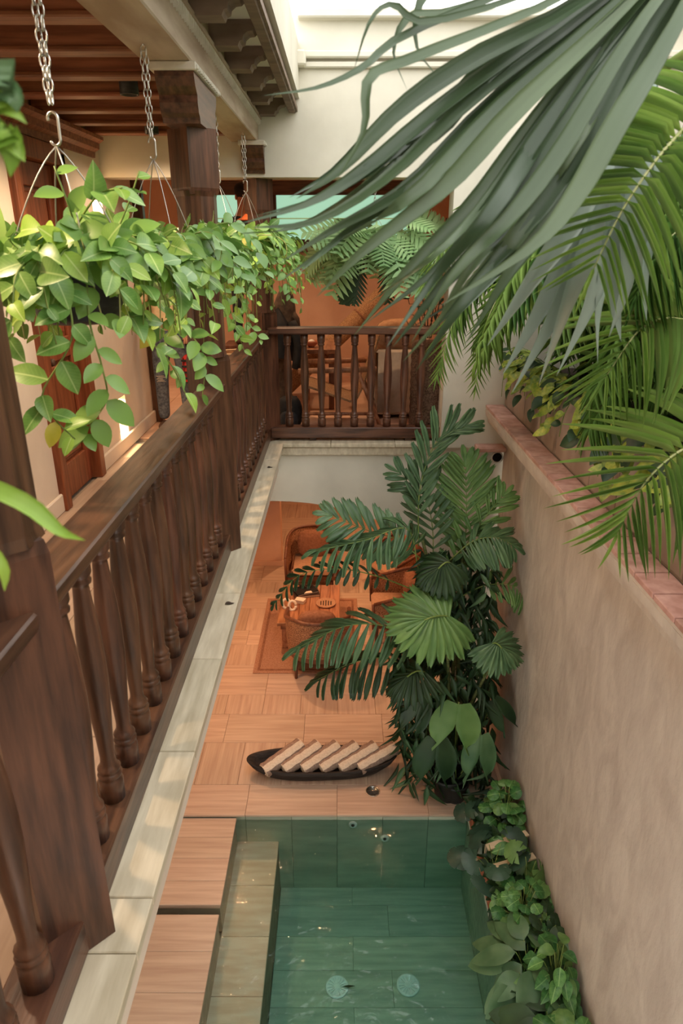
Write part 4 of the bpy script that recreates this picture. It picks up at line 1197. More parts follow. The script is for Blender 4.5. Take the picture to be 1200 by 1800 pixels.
def vine_basket(x, y, zt, r, label, nv, seed, lsize, hook_z, beam_z=5.49, trails=(), spread=.16, ups=(), drop=(.05, .32), hx=None, lift=.1):
    g = random.Random(seed)
    h = .19
    t = thing('hanging_basket', label, 'hanging plant', (x, y, zt - h), 'hanging baskets of trailing vine')
    hx = hx if hx is not None else x
    chain(t, hx, y, beam_z - .012, hook_z - .005)
    m = sm(); m.tube([(hx, y, beam_z + .01), (hx, y, beam_z - .006)], .004, 6); m.tube([(hx + .01 * math.cos(a), y, beam_z - .014 + .01 * math.sin(a)) for a in [2 * PI * i / 10 for i in range(11)]], .0025, 5); part('eye_screw', m, 'steel', t)
    hook(t, hx, y, hook_z)
    part('pot', pot_mesh(x, y, zt, r, h), 'black_plastic', t)
    m = sm(); m.ellip((x, y, zt - .035), r * .92, r * .92, .03, 16, 6); part('soil', m, 'soil', t)
    for k in range(4):
        a = .6 + k * PI / 2
        m = sm(); e = Vector((x + r * 1.03 * math.cos(a), y + r * 1.03 * math.sin(a), zt - .005)); s0 = Vector((hx, y, hook_z - .085))
        mid = s0.lerp(e, .35) + Vector((.02 * math.cos(a), .02 * math.sin(a), .03))
        m.tube(bez([s0, mid, e], 8), .0022, 5); part('hanger_wire', m, 'wire', t)
    leaves = []
    paths = []
    for i in range(nv):
        a = 2 * PI * (i + g.random() * .7) / nv
        rr = r * g.uniform(.3, .9)
        p0 = Vector((x + rr * math.cos(a), y + rr * math.sin(a), zt - .02))
        out = r + g.uniform(.02, spread); up = g.uniform(.02, lift + .06)
        p1 = Vector((x + (rr + out) / 2 * math.cos(a), y + (rr + out) / 2 * math.sin(a), zt + up))
        p2 = Vector((x + out * math.cos(a + g.uniform(-.3, .3)), y + out * math.sin(a + g.uniform(-.3, .3)), zt + up * .3 - g.uniform(0, .05)))
        dl = g.uniform(*drop)
        p3 = p2 + Vector((g.uniform(-.05, .05), g.uniform(-.05, .05), -dl))
        paths.append((bez([p0, p1, p1.lerp(p2, .8), p2, p3], 12), Vector((math.cos(a), math.sin(a), .3))))
    for tr in trails: paths.append((spline(tr, 26), None))
    for u_ in ups: paths.append((spline(u_, 10), None))
    nbase = len(paths)
    count = 0; extra = sm()
    g.shuffle(paths)
    for pi_, (pts, outd) in enumerate(paths):
        m = sm(); m.tube(pts, [.0035 - .0015 * i / len(pts) for i in range(len(pts))], 5); part('vine', m, 'stem_green' if pi_ % 3 else 'stem_pale', t)
        L = sum((pts[i + 1] - pts[i]).length for i in range(len(pts) - 1))
        nl = max(3, int(L / (lsize * .42)))
        for k in range(nl):
            f = (k + .6) / nl
            i = min(int(f * (len(pts) - 1)), len(pts) - 2)
            p = pts[i].lerp(pts[i + 1], f * (len(pts) - 1) - i)
            tg = (pts[i + 1] - pts[i]).normalized()
            od = outd or (Vector((p.x - x, p.y - y, .1)).normalized() if (Vector((p.x - x, p.y - y, 0)).length > .05) else Vector((.3, -1, 0)))
            side = tg.cross(od)
            if side.length < .05: side = Vector((1, 0, 0))
            side.normalize()
            s_ = 1 if k % 2 else -1
            d = side * s_ * g.uniform(.5, 1) + od * g.uniform(.0, .8) + tg * g.uniform(.1, .6) + Vector((0, 0, -g.uniform(.1, .6)))
            n = od * .9 + Vector((0, 0, g.uniform(.2, .9))) + Vector((g.uniform(-.4, .4), g.uniform(-.4, .4), g.uniform(-.2, .3))) + (CAMP - p).normalized() * .5
            sz = lsize * g.uniform(.65, 1.15) * (1 if f < .85 else .7)
            mm = 'leaf_young' if (g.random() < .16 or f > .9) else ('leaf_yellow' if g.random() < .02 else 'leaf_basket')
            M = orient(p, d, n, sz, sz * g.uniform(.9, 1.1))
            if count < 300: inst('leaf', lmesh(B_OVAL if g.random() < .6 else B_OVAL2, mm), t, M)
            else: extra.add(B_OVAL, M)
            count += 1
    if extra.v: part('small_leaves', extra, 'leaf_basket_plain', t, kind='stuff')
    return t
# nearest basket, with its long trailing strands
def PX(lst): return [px(u, v, Y=Y) for (u, v, Y) in lst]
tr1 = [PX([(110, 440, 2.0), (120, 520, 1.9), (125, 600, 1.88), (75, 690, 1.9), (95, 735, 1.88), (132, 772, 1.86)]),
       PX([(150, 430, 2.05), (157, 560, 1.92), (178, 640, 1.92), (188, 700, 1.95), (160, 745, 1.95), (143, 778, 1.95)]),
       PX([(200, 420, 2.1), (240, 430, 2.05), (300, 475, 2.1), (340, 510, 2.2)]),
       PX([(215, 560, 2.1), (240, 560, 2.1), (265, 600, 2.2), (300, 640, 2.3), (330, 700, 2.35)]),
       PX([(70, 440, 1.95), (30, 480, 1.85), (20, 560, 1.8), (5, 640, 1.8), (-20, 700, 1.8)])]
up1 = [PX([(140, 420, 2.1), (120, 360, 2.05), (95, 292, 2.05)]), PX([(200, 420, 2.2), (225, 360, 2.2), (245, 300, 2.2)]), PX([(120, 420, 2.1), (170, 345, 2.05), (215, 330, 2.0)])]
vine_basket(-.80, 2.16, 4.71, .165, 'large trailing vine basket nearest the camera with long hanging strands', 46, 3, .10, 5.085, trails=tr1, ups=up1, spread=.17, drop=(.03, .26), lift=.12)
tr2 = [PX([(285, 560, 3.1), (290, 600, 3.0), (300, 660, 3.0)]), PX([(300, 560, 3.1), (345, 600, 3.0), (360, 640, 3.0), (355, 700, 3.0)]), PX([(330, 450, 3.2), (380, 500, 3.2), (400, 560, 3.3)])]
vine_basket(-.80, 3.25, 4.72, .16, 'trailing vine basket hanging second from the camera before the middle post', 48, 5, .095, 5.16, trails=tr2, spread=.32, drop=(.08, .42), lift=.16)
tr3 = [PX([(420, 520, 4.6), (440, 570, 4.6), (460, 600, 4.6)]), PX([(390, 500, 4.6), (410, 560, 4.5), (430, 620, 4.5)])]
vine_basket(-.79, 4.85, 4.72, .16, 'trailing vine basket hanging third from the camera past the middle post', 46, 6, .092, 5.18, trails=tr3, spread=.34, drop=(.10, .5), lift=.2)
tr4 = [PX([(470, 440, 5.5), (500, 480, 5.4), (510, 530, 5.4)])]
vine_basket(-.72, 5.66, 4.74, .16, 'trailing vine basket farthest from the camera beside the corner post', 46, 8, .092, 5.18, trails=tr4, spread=.34, drop=(.10, .5), lift=.2)

# hanging fern in front of the far opening
def fern_basket():
    x, y, zt = .28, 6.27, 4.72
    g = random.Random(4)
    t = thing('hanging_fern', 'hanging fern with lobed blue-green fronds above the far railing', 'hanging plant', (x, y, zt - .18))
    chain(t, x, y, 5.236, 5.05, 1); hook(t, x, y, 5.06)
    part('pot', pot_mesh(x, y, zt, .17, .18), 'black_plastic', t)
    m = sm(); m.ellip((x, y, zt - .035), .155, .155, .03, 16, 6); part('soil', m, 'soil', t)
    for k in range(3):
        a = .4 + k * 2 * PI / 3
        m = sm(); m.tube([(x, y, 4.98), (x + .175 * math.cos(a), y + .175 * math.sin(a), zt)], .002, 5); part('hanger_wire', m, 'wire', t)
    for i in range(78):
        a = g.uniform(0, 2 * PI); e = g.uniform(-.15, 1.1)
        L = g.uniform(.28, .46); st = g.uniform(.12, .32)
        d0 = Vector((math.cos(a) * math.cos(e), math.sin(a) * math.cos(e) * .75, math.sin(e)))
        p0 = Vector((x + .08 * math.cos(a), y + .06 * math.sin(a), zt - .02))
        p1 = p0 + d0 * st
        d = (d0 + Vector((0, 0, -g.uniform(.5, 1.5)))).normalized()
        m = sm(); m.tube(bez([p0, p0 + d0 * st * .6 + Vector((0, 0, .03)), p1], 5), .0025, 4)
        s_ = part('stalk', m, 'stem_green', t)
        n = Vector((math.cos(a) * .4, -.8, .9)) + Vector((g.uniform(-.3, .3), 0, g.uniform(-.3, .3)))
        inst('frond', lmesh(B_FERN if g.random() < .6 else B_FERN2, 'leaf_fern', 'frond'), t, orient(p1, d, n, L, L * g.uniform(.85, 1.1)))
    # fine dangling fronds
    for i in range(7):
        a = g.uniform(0, 2 * PI)
        p = Vector((x + .2 * math.cos(a), y - .1 + .08 * math.sin(a), zt - .1))
        inst('frond', lmesh(B_FERN, 'leaf_dark', 'frond'), t, orient(p, (math.cos(a) * .2, 0, -1), (0, -1, .3), .38, .22))
fern_basket()
# tangle of dark twigs by the pillar
def twigs():
    g = random.Random(2)
    c = px(752, 560, Y=6.75)
    t = thing('twig_trellis', 'tangle of dark netted twigs standing beside the pillar in the far room', 'branches', (c.x, 6.75, UF + .886))
    for k in range(5):
        m = sm()
        x = c.x + (k - 2) * .05
        m.tube(spline([(c.x + (k - 2) * .015, 6.72, UF + .885), (x, 6.75, UF + 1.2), (x + g.uniform(-.08, .08), 6.75, UF + 1.6), (x + g.uniform(-.1, .1), 6.72, UF + 1.95)], 12), .006, 5)
        part('stem', m, 'twig', t)
    m = sm()
    for r_ in range(9):
        for q_ in range(5):
            cx, cz = c.x - .16 + q_ * .075 + (r_ % 2) * .037, UF + 1.05 + r_ * .10
            if g.random() < .2: continue
            pts = [(cx + .045 * math.cos(a) * g.uniform(.8, 1.2), 6.74 + g.uniform(-.03, .03), cz + .058 * math.sin(a)) for a in [2 * PI * i / 6 for i in range(7)]]
            m.tube(pts, .0035, 4, cap=False)
    part('twig_net', m, 'twig', t, kind='stuff')
    for i in range(30):
        p = Vector((c.x + g.uniform(-.2, .18), 6.70, UF + g.uniform(1.1, 1.9)))
        inst('leaf', lmesh(B_LANC, 'leaf_dark'), t, orient(p, (g.uniform(-1, 1), -.3, g.uniform(-1, .6)), (0, -1, .5), .07, .03))
twigs()

# ---------------------------------------------------------------- pinnate palm fronds
def frond(plant, pts, n, Lf, W, mesh_b, matname, up=(0, 0, 1), ang=(70, 35), droop=.25, t0=.15, both=True, objs=True, seed=0, rr=.006, roll=.35, sides=(-1, 1), jitter=.12, name='leaflet', rmat='stem_green', tip=True):
    g = random.Random(seed * 13 + 5)
    path = spline(pts, 24) if len(pts) > 3 else bez(pts, 24)
    m = sm(); m.tube(path, [rr * (1 - .75 * i / 24) for i in range(25)], 6)
    rc = part('frond', m, rmat, plant)
    up = Vector(up).normalized()
    buf = None if objs else sm()
    for k in range(n):
        f = t0 + (1 - t0) * (k + .5) / n
        i = min(int(f * 24), 23)
        p = path[i].lerp(path[i + 1], f * 24 - i)
        T = (path[i + 1] - path[i]).normalized()
        S = T.cross(up)
        if S.length < .1: S = T.cross(Vector((0, -1, .2)))
        S.normalize(); N = S.cross(T)
        q = (f - t0) / (1 - t0)
        a = R(ang[0] + (ang[1] - ang[0]) * q)
        for s_ in sides:
            d = T * math.cos(a) + S * s_ * math.sin(a) + N * g.uniform(-.02, .15) + Vector((0, 0, -droop)) + Vector((g.uniform(-1, 1), g.uniform(-1, 1), g.uniform(-1, 1))) * jitter
            nn = N + S * s_ * -roll
            L = Lf(q) * g.uniform(.9, 1.08)
            tx = p + d.normalized() * L
            if tx.x > 1.5 and tx.z < 3.4:
                if p.x > 1.44: continue
                L *= (1.49 - p.x) / (tx.x - p.x)
            if tx.y > 6.12 and tx.x > .95: continue
            M = orient(p, d, nn, L, W * g.uniform(.9, 1.1) * (.6 + .4 * min(1, Lf(q) / (Lf(.4) + 1e-6))))
            if objs: 
                o = inst(name, lmesh(mesh_b, matname, name), rc, M)
            else: buf.add(mesh_b, M)
    if tip:
        T = (path[-1] - path[-2]).normalized()
        M = orient(path[-1], T + Vector((0, 0, -.2)), up, Lf(1.0), W * .8)
        if objs: inst(name, lmesh(mesh_b, matname, name), rc, M)
        else: buf.add(mesh_b, M)
    if not objs: part('leaflets', buf, matname, rc, kind='stuff')
    return rc
def arch(L, k=.8):
    return lambda q: L * (math.sin(PI * (.18 + .72 * q)) ** .7)

# tall palm standing at the end of the pool deck
def pot_big(t, x, y, r, h, matn='terracotta', z=0):
    m = sm(); m.lathe(x, y, [(r * .7, z + .001), (r * .75, z + .02), (r * .95, z + h * .85), (r * 1.05, z + h * .87), (r * 1.05, z + h), (r * .95, z + h), (r * .9, z + h * .9), (0, z + h * .88)], 22); part('pot', m, matn, t)
def canes(t, x, y, z, tops, r=.02, matn='cane_green'):
    for (tx, ty, tz) in tops:
        m = sm(); m.tube(bez([(x + rnd.uniform(-.06, .06), y + rnd.uniform(-.06, .06), z), (x + (tx - x) * .3, y + (ty - y) * .3, z + (tz - z) * .6), (tx, ty, tz)], 10), [r * (1.2 - .5 * i / 10) for i in range(11)], 7); part('cane', m, matn, t)
bx, by = 1.02, 5.15
tp = thing('tall_palm', 'tall palm with feathered dark green fronds in a pot at the deck corner', 'palm', (bx, by, 0))
pot_big(tp, bx, by, .20, .34, 'black_plastic')
canes(tp, bx, by, .30, [(px(740, 940, Y=5.25)), (px(815, 960, Y=5.3)), (px(735, 1030, Y=5.2)), (px(800, 1100, Y=5.1))])
F = lambda lst: PX(lst)
frond(tp, F([(735, 960, 5.25), (738, 860, 5.3), (768, 775, 5.3), (822, 748, 5.25)]), 14, arch(.30), .055, B_BROAD, 'leaf_palm', up=(0, -1, .1), ang=(38, 25), droop=-.15, seed=1)
frond(tp, F([(815, 985, 5.35), (823, 900, 5.4), (817, 815, 5.4)]), 15, arch(.36), .062, B_BROAD, 'leaf_palm_bright', up=(-.1, -1, .2), ang=(62, 30), droop=.02, seed=2, t0=.05)
frond(tp, F([(790, 985, 5.2), (830, 952, 5.15), (870, 945, 5.1), (902, 958, 5.05)]), 14, arch(.28), .06, B_BROAD, 'leaf_palm', up=(0, -.6, 1), ang=(70, 40), droop=.5, seed=3)
frond(tp, F([(742, 985, 5.2), (700, 950, 5.15), (640, 930, 5.1), (578, 905, 5.05)]), 14, arch(.30), .065, B_BROAD, 'leaf_palm', up=(0, -.8, .7), ang=(72, 35), droop=.12, seed=4)
frond(tp, F([(735, 1000, 5.1), (715, 930, 5.0), (640, 950, 4.9), (555, 968, 4.85)]), 14, arch(.30), .058, B_BROAD, 'leaf_palm', up=(0, -.4, 1), ang=(65, 35), droop=.55, seed=5)
frond(tp, F([(735, 1040, 5.1), (660, 1012, 4.95), (590, 1000, 4.85), (525, 1012, 4.8), (482, 1062, 4.75)]), 15, arch(.15), .038, B_BROAD, 'leaf_dark', up=(0, -.5, .9), ang=(70, 30), droop=.35, seed=6)
frond(tp, F([(745, 1150, 4.95), (690, 1105, 4.85), (610, 1100, 4.75), (520, 1140, 4.7)]), 15, arch(.36), .062, B_BROAD, 'leaf_palm', up=(0, -.5, 1), ang=(68, 32), droop=.6, seed=7)
frond(tp, F([(745, 1190, 4.95), (680, 1158, 4.85), (620, 1165, 4.8), (558, 1195, 4.75)]), 13, arch(.34), .055, B_BROAD, 'leaf_dark', up=(0, -.5, 1), ang=(70, 40), droop=.75, seed=8)
frond(tp, F([(760, 1010, 5.3), (760, 930, 5.35), (745, 870, 5.4), (700, 830, 5.4)]), 12, arch(.30), .05, B_BROAD, 'leaf_palm', up=(0, -1, .2), ang=(50, 30), droop=.05, seed=9)
frond(tp, F([(790, 1060, 5.2), (850, 1030, 5.15), (900, 1030, 5.1), (925, 1060, 5.05)]), 9, arch(.20), .04, B_BROAD, 'leaf_palm_bright', up=(0, -.7, .8), ang=(75, 40), droop=.2, seed=10, t0=.35)
frond(tp, F([(770, 1040, 5.25), (800, 985, 5.3), (860, 900, 5.35), (885, 870, 5.35)]), 11, arch(.26), .05, B_BROAD, 'leaf_palm_bright', up=(0, -1, .3), ang=(60, 30), droop=.05, seed=11)
# broad fan-like fronds lower on the clump: a second palm
fp = thing('fan_leaf_palm', 'palm with wide pleated fan-like leaves in front of the tall palm', 'palm', (bx - .05, by - .25, 0))
pot_big(fp, bx - .05, by - .25, .15, .26, 'black_plastic')
canes(fp, bx - .05, by - .25, .22, [px(785, 1130, Y=4.85), px(870, 1160, Y=4.8), px(770, 1200, Y=4.8)], .016)
def fan_frond(plant, base, mid, tip, n, L, W, matname, ups, seed, a0, a1, droop=.2):
    g = random.Random(seed)
    m = sm(); path = bez([base, mid, tip], 10); m.tube(path, .006, 6); rc = part('frond', m, 'stem_green', plant)
    T = (Vector(tip) - Vector(mid)).normalized(); up = Vector(ups).normalized(); S = T.cross(up).normalized(); N = S.cross(T)
    for s_ in (-1, 1):
        for k in range(n):
            f = k / (n - 1)
            a = R(a0 + (a1 - a0) * f)
            p = path[10].lerp(path[6], f)
            d = T * math.cos(a) + S * s_ * math.sin(a) + Vector((0, 0, -droop * (1 if s_ > 0 else .6)))
            inst('leaflet', lmesh(B_BROAD, matname, 'leaflet'), rc, orient(p, d, N + S * s_ * -.2, L * g.uniform(.92, 1.05) * (.8 + .2 * math.sin(PI * f)), W))
    return rc
fan_frond(fp, px(800, 1140, Y=4.85), px(815, 1060, Y=4.75), px(745, 1090, Y=4.62), 10, .37, .085, 'leaf_palm_bright', (0, -.75, .7), 3, 8, 118, .12)
fan_frond(fp, px(850, 1190, Y=4.8), px(858, 1105, Y=4.72), px(882, 1140, Y=4.62), 8, .26, .06, 'leaf_palm', (0, -.6, .8), 4, 5, 110, .3)
fan_frond(fp, px(790, 1050, Y=5.0), px(805, 960, Y=4.95), px(770, 1000, Y=4.85), 8, .26, .06, 'leaf_dark', (.2, -.6, .8), 5, 5, 100, .45)
fan_frond(fp, px(770, 1250, Y=4.85), px(760, 1150, Y=4.75), px(715, 1190, Y=4.65), 8, .30, .055, 'leaf_dark', (0, -.6, .8), 6, 5, 100, .5)
# understorey palm with two-lobed leaves
up_ = thing('bifid_palm', 'low palm with large two-lobed pleated leaves at the deck corner', 'palm', (bx + .02, 4.86, 0))
pot_big(up_, bx + .02, 4.86, .11, .2, 'black_plastic')
for (u, v, Y, du, dv, L, W, mm) in ((806, 1238, 4.72, -8, 60, .44, .52, 'leaf_palm_bright'), (845, 1292, 4.66, -4, 70, .46, .36, 'leaf_palm'), (768, 1300, 4.7, -6, 70, .46, .46, 'leaf_dark'), (745, 1225, 4.8, -25, 60, .40, .3, 'leaf_dark'), (725, 1180, 4.85, -25, 70, .36, .24, 'leaf_dark'), (868, 1230, 4.85, 30, 50, .34, .26, 'leaf_dark')):
    p, q = px(u, v, Y=Y), px(u + du, v + dv, Y=Y - .12)
    m = sm(); m.tube(bez([(bx + .02, 4.86, .17), (p.x, Y + .12, p.z * .6 + .1), (p.x, Y + .06, p.z + .08), p], 10), .005, 6); s_ = part('petiole', m, 'stem_green', up_)
    inst('leaf', lmesh(B_BIFID, mm), s_, orient(p, q - p, (0, -.75, .6), L, W))
# dense hanging foliage inside the clump
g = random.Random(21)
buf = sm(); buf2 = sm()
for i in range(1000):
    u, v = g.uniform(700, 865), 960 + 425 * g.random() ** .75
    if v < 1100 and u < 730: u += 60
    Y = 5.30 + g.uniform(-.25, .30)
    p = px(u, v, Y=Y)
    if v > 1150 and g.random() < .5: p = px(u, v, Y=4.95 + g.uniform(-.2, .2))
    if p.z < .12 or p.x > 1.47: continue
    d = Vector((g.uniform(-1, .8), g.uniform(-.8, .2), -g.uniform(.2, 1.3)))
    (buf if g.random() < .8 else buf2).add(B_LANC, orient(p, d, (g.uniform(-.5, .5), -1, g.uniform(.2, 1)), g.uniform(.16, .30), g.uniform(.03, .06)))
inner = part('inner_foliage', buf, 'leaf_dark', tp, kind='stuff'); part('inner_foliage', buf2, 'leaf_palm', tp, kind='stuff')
# ---------------------------------------------------------------- raised planter palms on the right
def ribbon(mb, path, wf, nrm, fold=.5):
    n = len(path) - 1
    rows_ = []
    nv = nrm if callable(nrm) else (lambda i, p: Vector(nrm))
    for i, p in enumerate(path):
        T = (path[min(i + 1, n)] - path[max(i - 1, 0)]).normalized()
        N = nv(i, p); N = (N - T * N.dot(T)).normalized()
        S = T.cross(N); w = wf(i / n)
        rows_.append([p - S * w + N * fold * w, p - S * w * .66 + N * fold * w * .25, p - S * w * .33 + N * fold * w * .55, p, p + S * w * .33 + N * fold * w * .55, p + S * w * .66 + N * fold * w * .25, p + S * w + N * fold * w])
    mb.grid(rows_); return mb
def seg_w(W, a=.5, s0=.25):
    return lambda t: W * (s0 + (1 - s0) * min(1, t / .35)) * (1 if t < a else max(0.01, 1 - ((t - a) / (1 - a)) ** 1.3))
def fan_leaf(plant, hub, segs, matname, seed, pet, wk=1.0):
    g = random.Random(seed)
    m = sm(); m.tube(bez(pet, 12), [.02 - .008 * i / 12 for i in range(13)], 8); rc = part('fan_leaf', m, 'stem_green', plant)
    for (pts, W) in segs:
        P = [hub] + PX(pts)
        path = spline(P, 16)
        tw = g.uniform(-1.0, 1.0); W *= g.uniform(.5, .7) * wk
        P = [P[0]] + [q_ + (q_ - CAMP) * (.05 * math.sin(len(pts) + tw * 5)) for q_ in P[1:]]; path = spline(P, 16)
        def nr(i, p, tw=tw):
            v = (CAMP - p).normalized() * .8 + Vector((.15, 0, .7)); return v + Vector((tw * (.3 + i / 16), 0, tw * .4))
        m = sm(); ribbon(m, path, seg_w(W / 2), nr)
        part('segment', m, matname, rc)
fanp = thing('fan_palm', 'large fan palm reaching over the court from the upper right', 'palm', (2.1, .9, 3.70))
m = sm(); m.tube(bez([(2.1, .9, 3.69), (2.12, .95, 4.6), (2.0, 1.1, 5.4)], 10), [.09, .085, .08, .075, .07, .07, .065, .06, .06, .055, .05], 12); part('trunk', m, 'bark', fanp)
hubA = px(1330, -230, Y=1.55)
A = [([(1000, -60, 1.5), (720, 60, 1.42), (640, 120, 1.36), (560, 155, 1.32), (462, 168, 1.28)], .03),
     ([(1020, -20, 1.5), (740, 100, 1.38), (650, 140, 1.33), (640, 230, 1.30), (590, 320, 1.28)], .035),
     ([(1040, 0, 1.5), (800, 170, 1.40), (640, 300, 1.33), (540, 360, 1.28), (415, 395, 1.25)], .055),
     ([(1050, 10, 1.5), (830, 180, 1.40), (690, 310, 1.33), (560, 390, 1.28), (440, 400, 1.25)], .05),
     ([(1060, 20, 1.48), (860, 190, 1.40), (720, 330, 1.32), (580, 410, 1.28), (492, 462, 1.25)], .06),
     ([(1080, 30, 1.48), (900, 200, 1.40), (780, 330, 1.33), (640, 440, 1.28), (556, 522, 1.26)], .06),
     ([(1090, 30, 1.47), (930, 230, 1.38), (830, 360, 1.32), (720, 470, 1.28), (622, 590, 1.26)], .06),
     ([(1100, 40, 1.46), (960, 220, 1.38), (850, 380, 1.32), (760, 480, 1.28), (640, 570, 1.26)], .055),
     ([(1110, 40, 1.46), (980, 250, 1.37), (880, 400, 1.30), (780, 500, 1.26), (690, 610, 1.24)], .065),
     ([(1120, 50, 1.45), (990, 260, 1.36), (900, 380, 1.30), (800, 480, 1.26), (722, 604, 1.24)], .05),
     ([(1140, 50, 1.45), (1030, 240, 1.35), (940, 380, 1.28), (850, 480, 1.24), (752, 592, 1.22)], .075),
     ([(1150, 60, 1.44), (1060, 220, 1.34), (980, 370, 1.26), (900, 470, 1.22), (818, 604, 1.2)], .075),
     ([(1000, -40, 1.52), (760, 40, 1.46), (690, 10, 1.44), (650, 40, 1.42), (620, 130, 1.40)], .03),
     ([(1010, -60, 1.55), (800, 20, 1.5), (720, 30, 1.47), (690, 90, 1.45), (716, 160, 1.43)], .028),
     ([(980, -80, 1.6), (800, -30, 1.55), (740, 0, 1.5), (730, 80, 1.48), (780, 150, 1.46)], .028),
     ([(1060, 0, 1.5), (880, 100, 1.45), (770, 220, 1.42), (690, 260, 1.38), (610, 330, 1.36)], .06),
     ([(1030, 0, 1.52), (830, 110, 1.46), (700, 200, 1.42), (600, 300, 1.38), (520, 350, 1.36)], .06),
     ([(1180, 60, 1.44), (1090, 210, 1.34), (1010, 350, 1.28), (930, 440, 1.24), (770, 540, 1.22)], .06)]
gA = random.Random(77)
A2 = []
for (pts, W) in A[2:12] + A[15:]:
    du, dv = gA.uniform(-45, 45), gA.uniform(-35, 35)
    A2.append(([(u + du * (.3 + .25 * i), v + dv * (.3 + .25 * i), Y + gA.uniform(-.05, .12)) for i, (u, v, Y) in enumerate(pts)], W * gA.uniform(.7, 1.0)))
fan_leaf(fanp, hubA, A + A2, 'leaf_fan', 3, [(2.0, 1.1, 5.4), (1.6, 1.3, 5.75), tuple(hubA)])
hubB = px(1150, 130, Y=2.05)
Bs = [([(1080, 250, 1.88), (1000, 400, 1.76), (930, 500, 1.70), (856, 608, 1.68)], .06), ([(1090, 260, 1.88), (1015, 420, 1.76), (950, 540, 1.70), (882, 660, 1.68)], .07),
      ([(1095, 260, 1.88), (1030, 430, 1.76), (980, 540, 1.70), (900, 690, 1.68)], .07), ([(1100, 270, 1.88), (1045, 430, 1.76), (1000, 540, 1.70), (947, 676, 1.68)], .075),
      ([(1110, 270, 1.88), (1065, 430, 1.76), (1030, 540, 1.70), (978, 660, 1.68)], .075), ([(1115, 270, 1.88), (1070, 430, 1.76), (1048, 540, 1.70), (1050, 640, 1.68)], .06),
      ([(1120, 270, 1.84), (1080, 420, 1.72), (1078, 520, 1.68), (1091, 600, 1.66)], .07), ([(1130, 270, 1.84), (1105, 400, 1.72), (1100, 500, 1.68), (1070, 592, 1.66)], .05),
      ([(1140, 270, 1.84), (1130, 400, 1.72), (1124, 460, 1.68), (1124, 515, 1.66)], .05), ([(1150, 270, 1.84), (1140, 400, 1.72), (1132, 480, 1.68), (1136, 563, 1.66)], .045),
      ([(1060, 230, 1.92), (960, 370, 1.84), (880, 470, 1.80), (800, 560, 1.76)], .06), ([(1050, 220, 1.96), (940, 330, 1.88), (870, 420, 1.84), (820, 520, 1.84)], .05)]
fan_leaf(fanp, hubB, Bs, 'leaf_fan_grey', 5, [(2.0, 1.1, 5.4), (1.6, 1.7, 5.7), tuple(hubB)], 1.45)
# areca palms
def areca(x, y, label, fr, seed, ncanes=5, nf=17):
    g = random.Random(seed)
    t = thing('areca_palm', label, 'palm', (x, y, 3.70), 'areca palms in the raised planter')
    for k in range(ncanes):
        m = sm(); a = g.uniform(0, 6.28)
        m.tube(bez([(x + .1 * math.cos(a), y + .1 * math.sin(a), 3.69), (x + .14 * math.cos(a), y + .14 * math.sin(a), 4.2), (x + .22 * math.cos(a), y + .22 * math.sin(a), 4.7)], 8), [.02] * 3 + [.016] * 3 + [.012] * 3, 7); part('cane', m, 'cane_green', t)
    for f in fr: f(t)
    for k in range(nf):
        a = g.uniform(PI * .45, PI * 1.6) if k % 3 else g.uniform(0, 6.28)
        ln = g.uniform(.7, 1.15); e = g.uniform(.3, 1.1)
        p0 = Vector((x + .1 * math.cos(a), y + .1 * math.sin(a), g.uniform(4.1, 4.7)))
        p1 = p0 + Vector((math.cos(a) * ln * .35, math.sin(a) * ln * .35, ln * .55 * e))
        p2 = p0 + Vector((math.cos(a) * ln * .8, math.sin(a) * ln * .8, ln * .4 * e))
        p3 = p0 + Vector((math.cos(a) * ln * 1.05, math.sin(a) * ln * 1.05, ln * (.15 * e - .25)))
        if p3.x > 2.8 or p2.x > 2.75 or p3.y > 5.75 or p2.y > 5.75: continue
        frond(t, [p0, p1, p2, p3], 34, arch(.36), .0125, B_LANC, 'leaf_areca' if g.random() < .55 else 'leaf_areca_dark', ang=(62, 25), droop=.35, objs=False, seed=seed * 31 + k, rr=.006, t0=.2, rmat='stem_pale')
    return t
near1 = lambda t: frond(t, PX([(1290, 130, 1.75), (1200, 227, 1.65), (1150, 285, 1.58), (1092, 372, 1.53), (1044, 470, 1.5)]), 24, arch(.25), .009, B_STRAP, 'leaf_areca', jitter=.04, roll=.15, up=(-.15, -.95, .35), ang=(88, 38), droop=.06, seed=71, rmat='stem_pale', t0=.05)
near2 = lambda t: frond(t, PX([(1290, 600, 2.2), (1200, 562, 2.1), (1130, 575, 2.0), (1062, 665, 1.95)]), 20, arch(.30), .012, B_STRAP, 'leaf_areca', jitter=.05, roll=.15, up=(-.1, -.8, .6), ang=(78, 30), droop=.2, seed=72, rmat='stem_pale', t0=.05)
near3 = lambda t: frond(t, PX([(1330, 760, 2.0), (1220, 780, 1.9), (1140, 840, 1.82), (1085, 935, 1.8)]), 20, arch(.30), .012, B_STRAP, 'leaf_areca', jitter=.05, roll=.15, up=(-.1, -.8, .6), ang=(76, 28), droop=.15, seed=73, rmat='stem_pale', t0=.05)
near4 = lambda t: frond(t, PX([(1290, 420, 2.2), (1210, 400, 2.1), (1160, 440, 2.05), (1120, 520, 2.0)]), 26, arch(.24), .012, B_STRAP, 'leaf_areca_dark', up=(-.1, -.5, .9), ang=(66, 22), droop=.4, seed=74, rmat='stem_pale', t0=.05)
far1 = lambda t: frond(t, PX([(930, 420, 5.2), (870, 470, 5.1), (800, 560, 4.95), (768, 660, 4.9)]), 26, arch(.28), .016, B_LANC, 'leaf_areca', up=(0, -.5, .9), ang=(62, 25), droop=.4, seed=75, rmat='stem_pale', t0=.1)
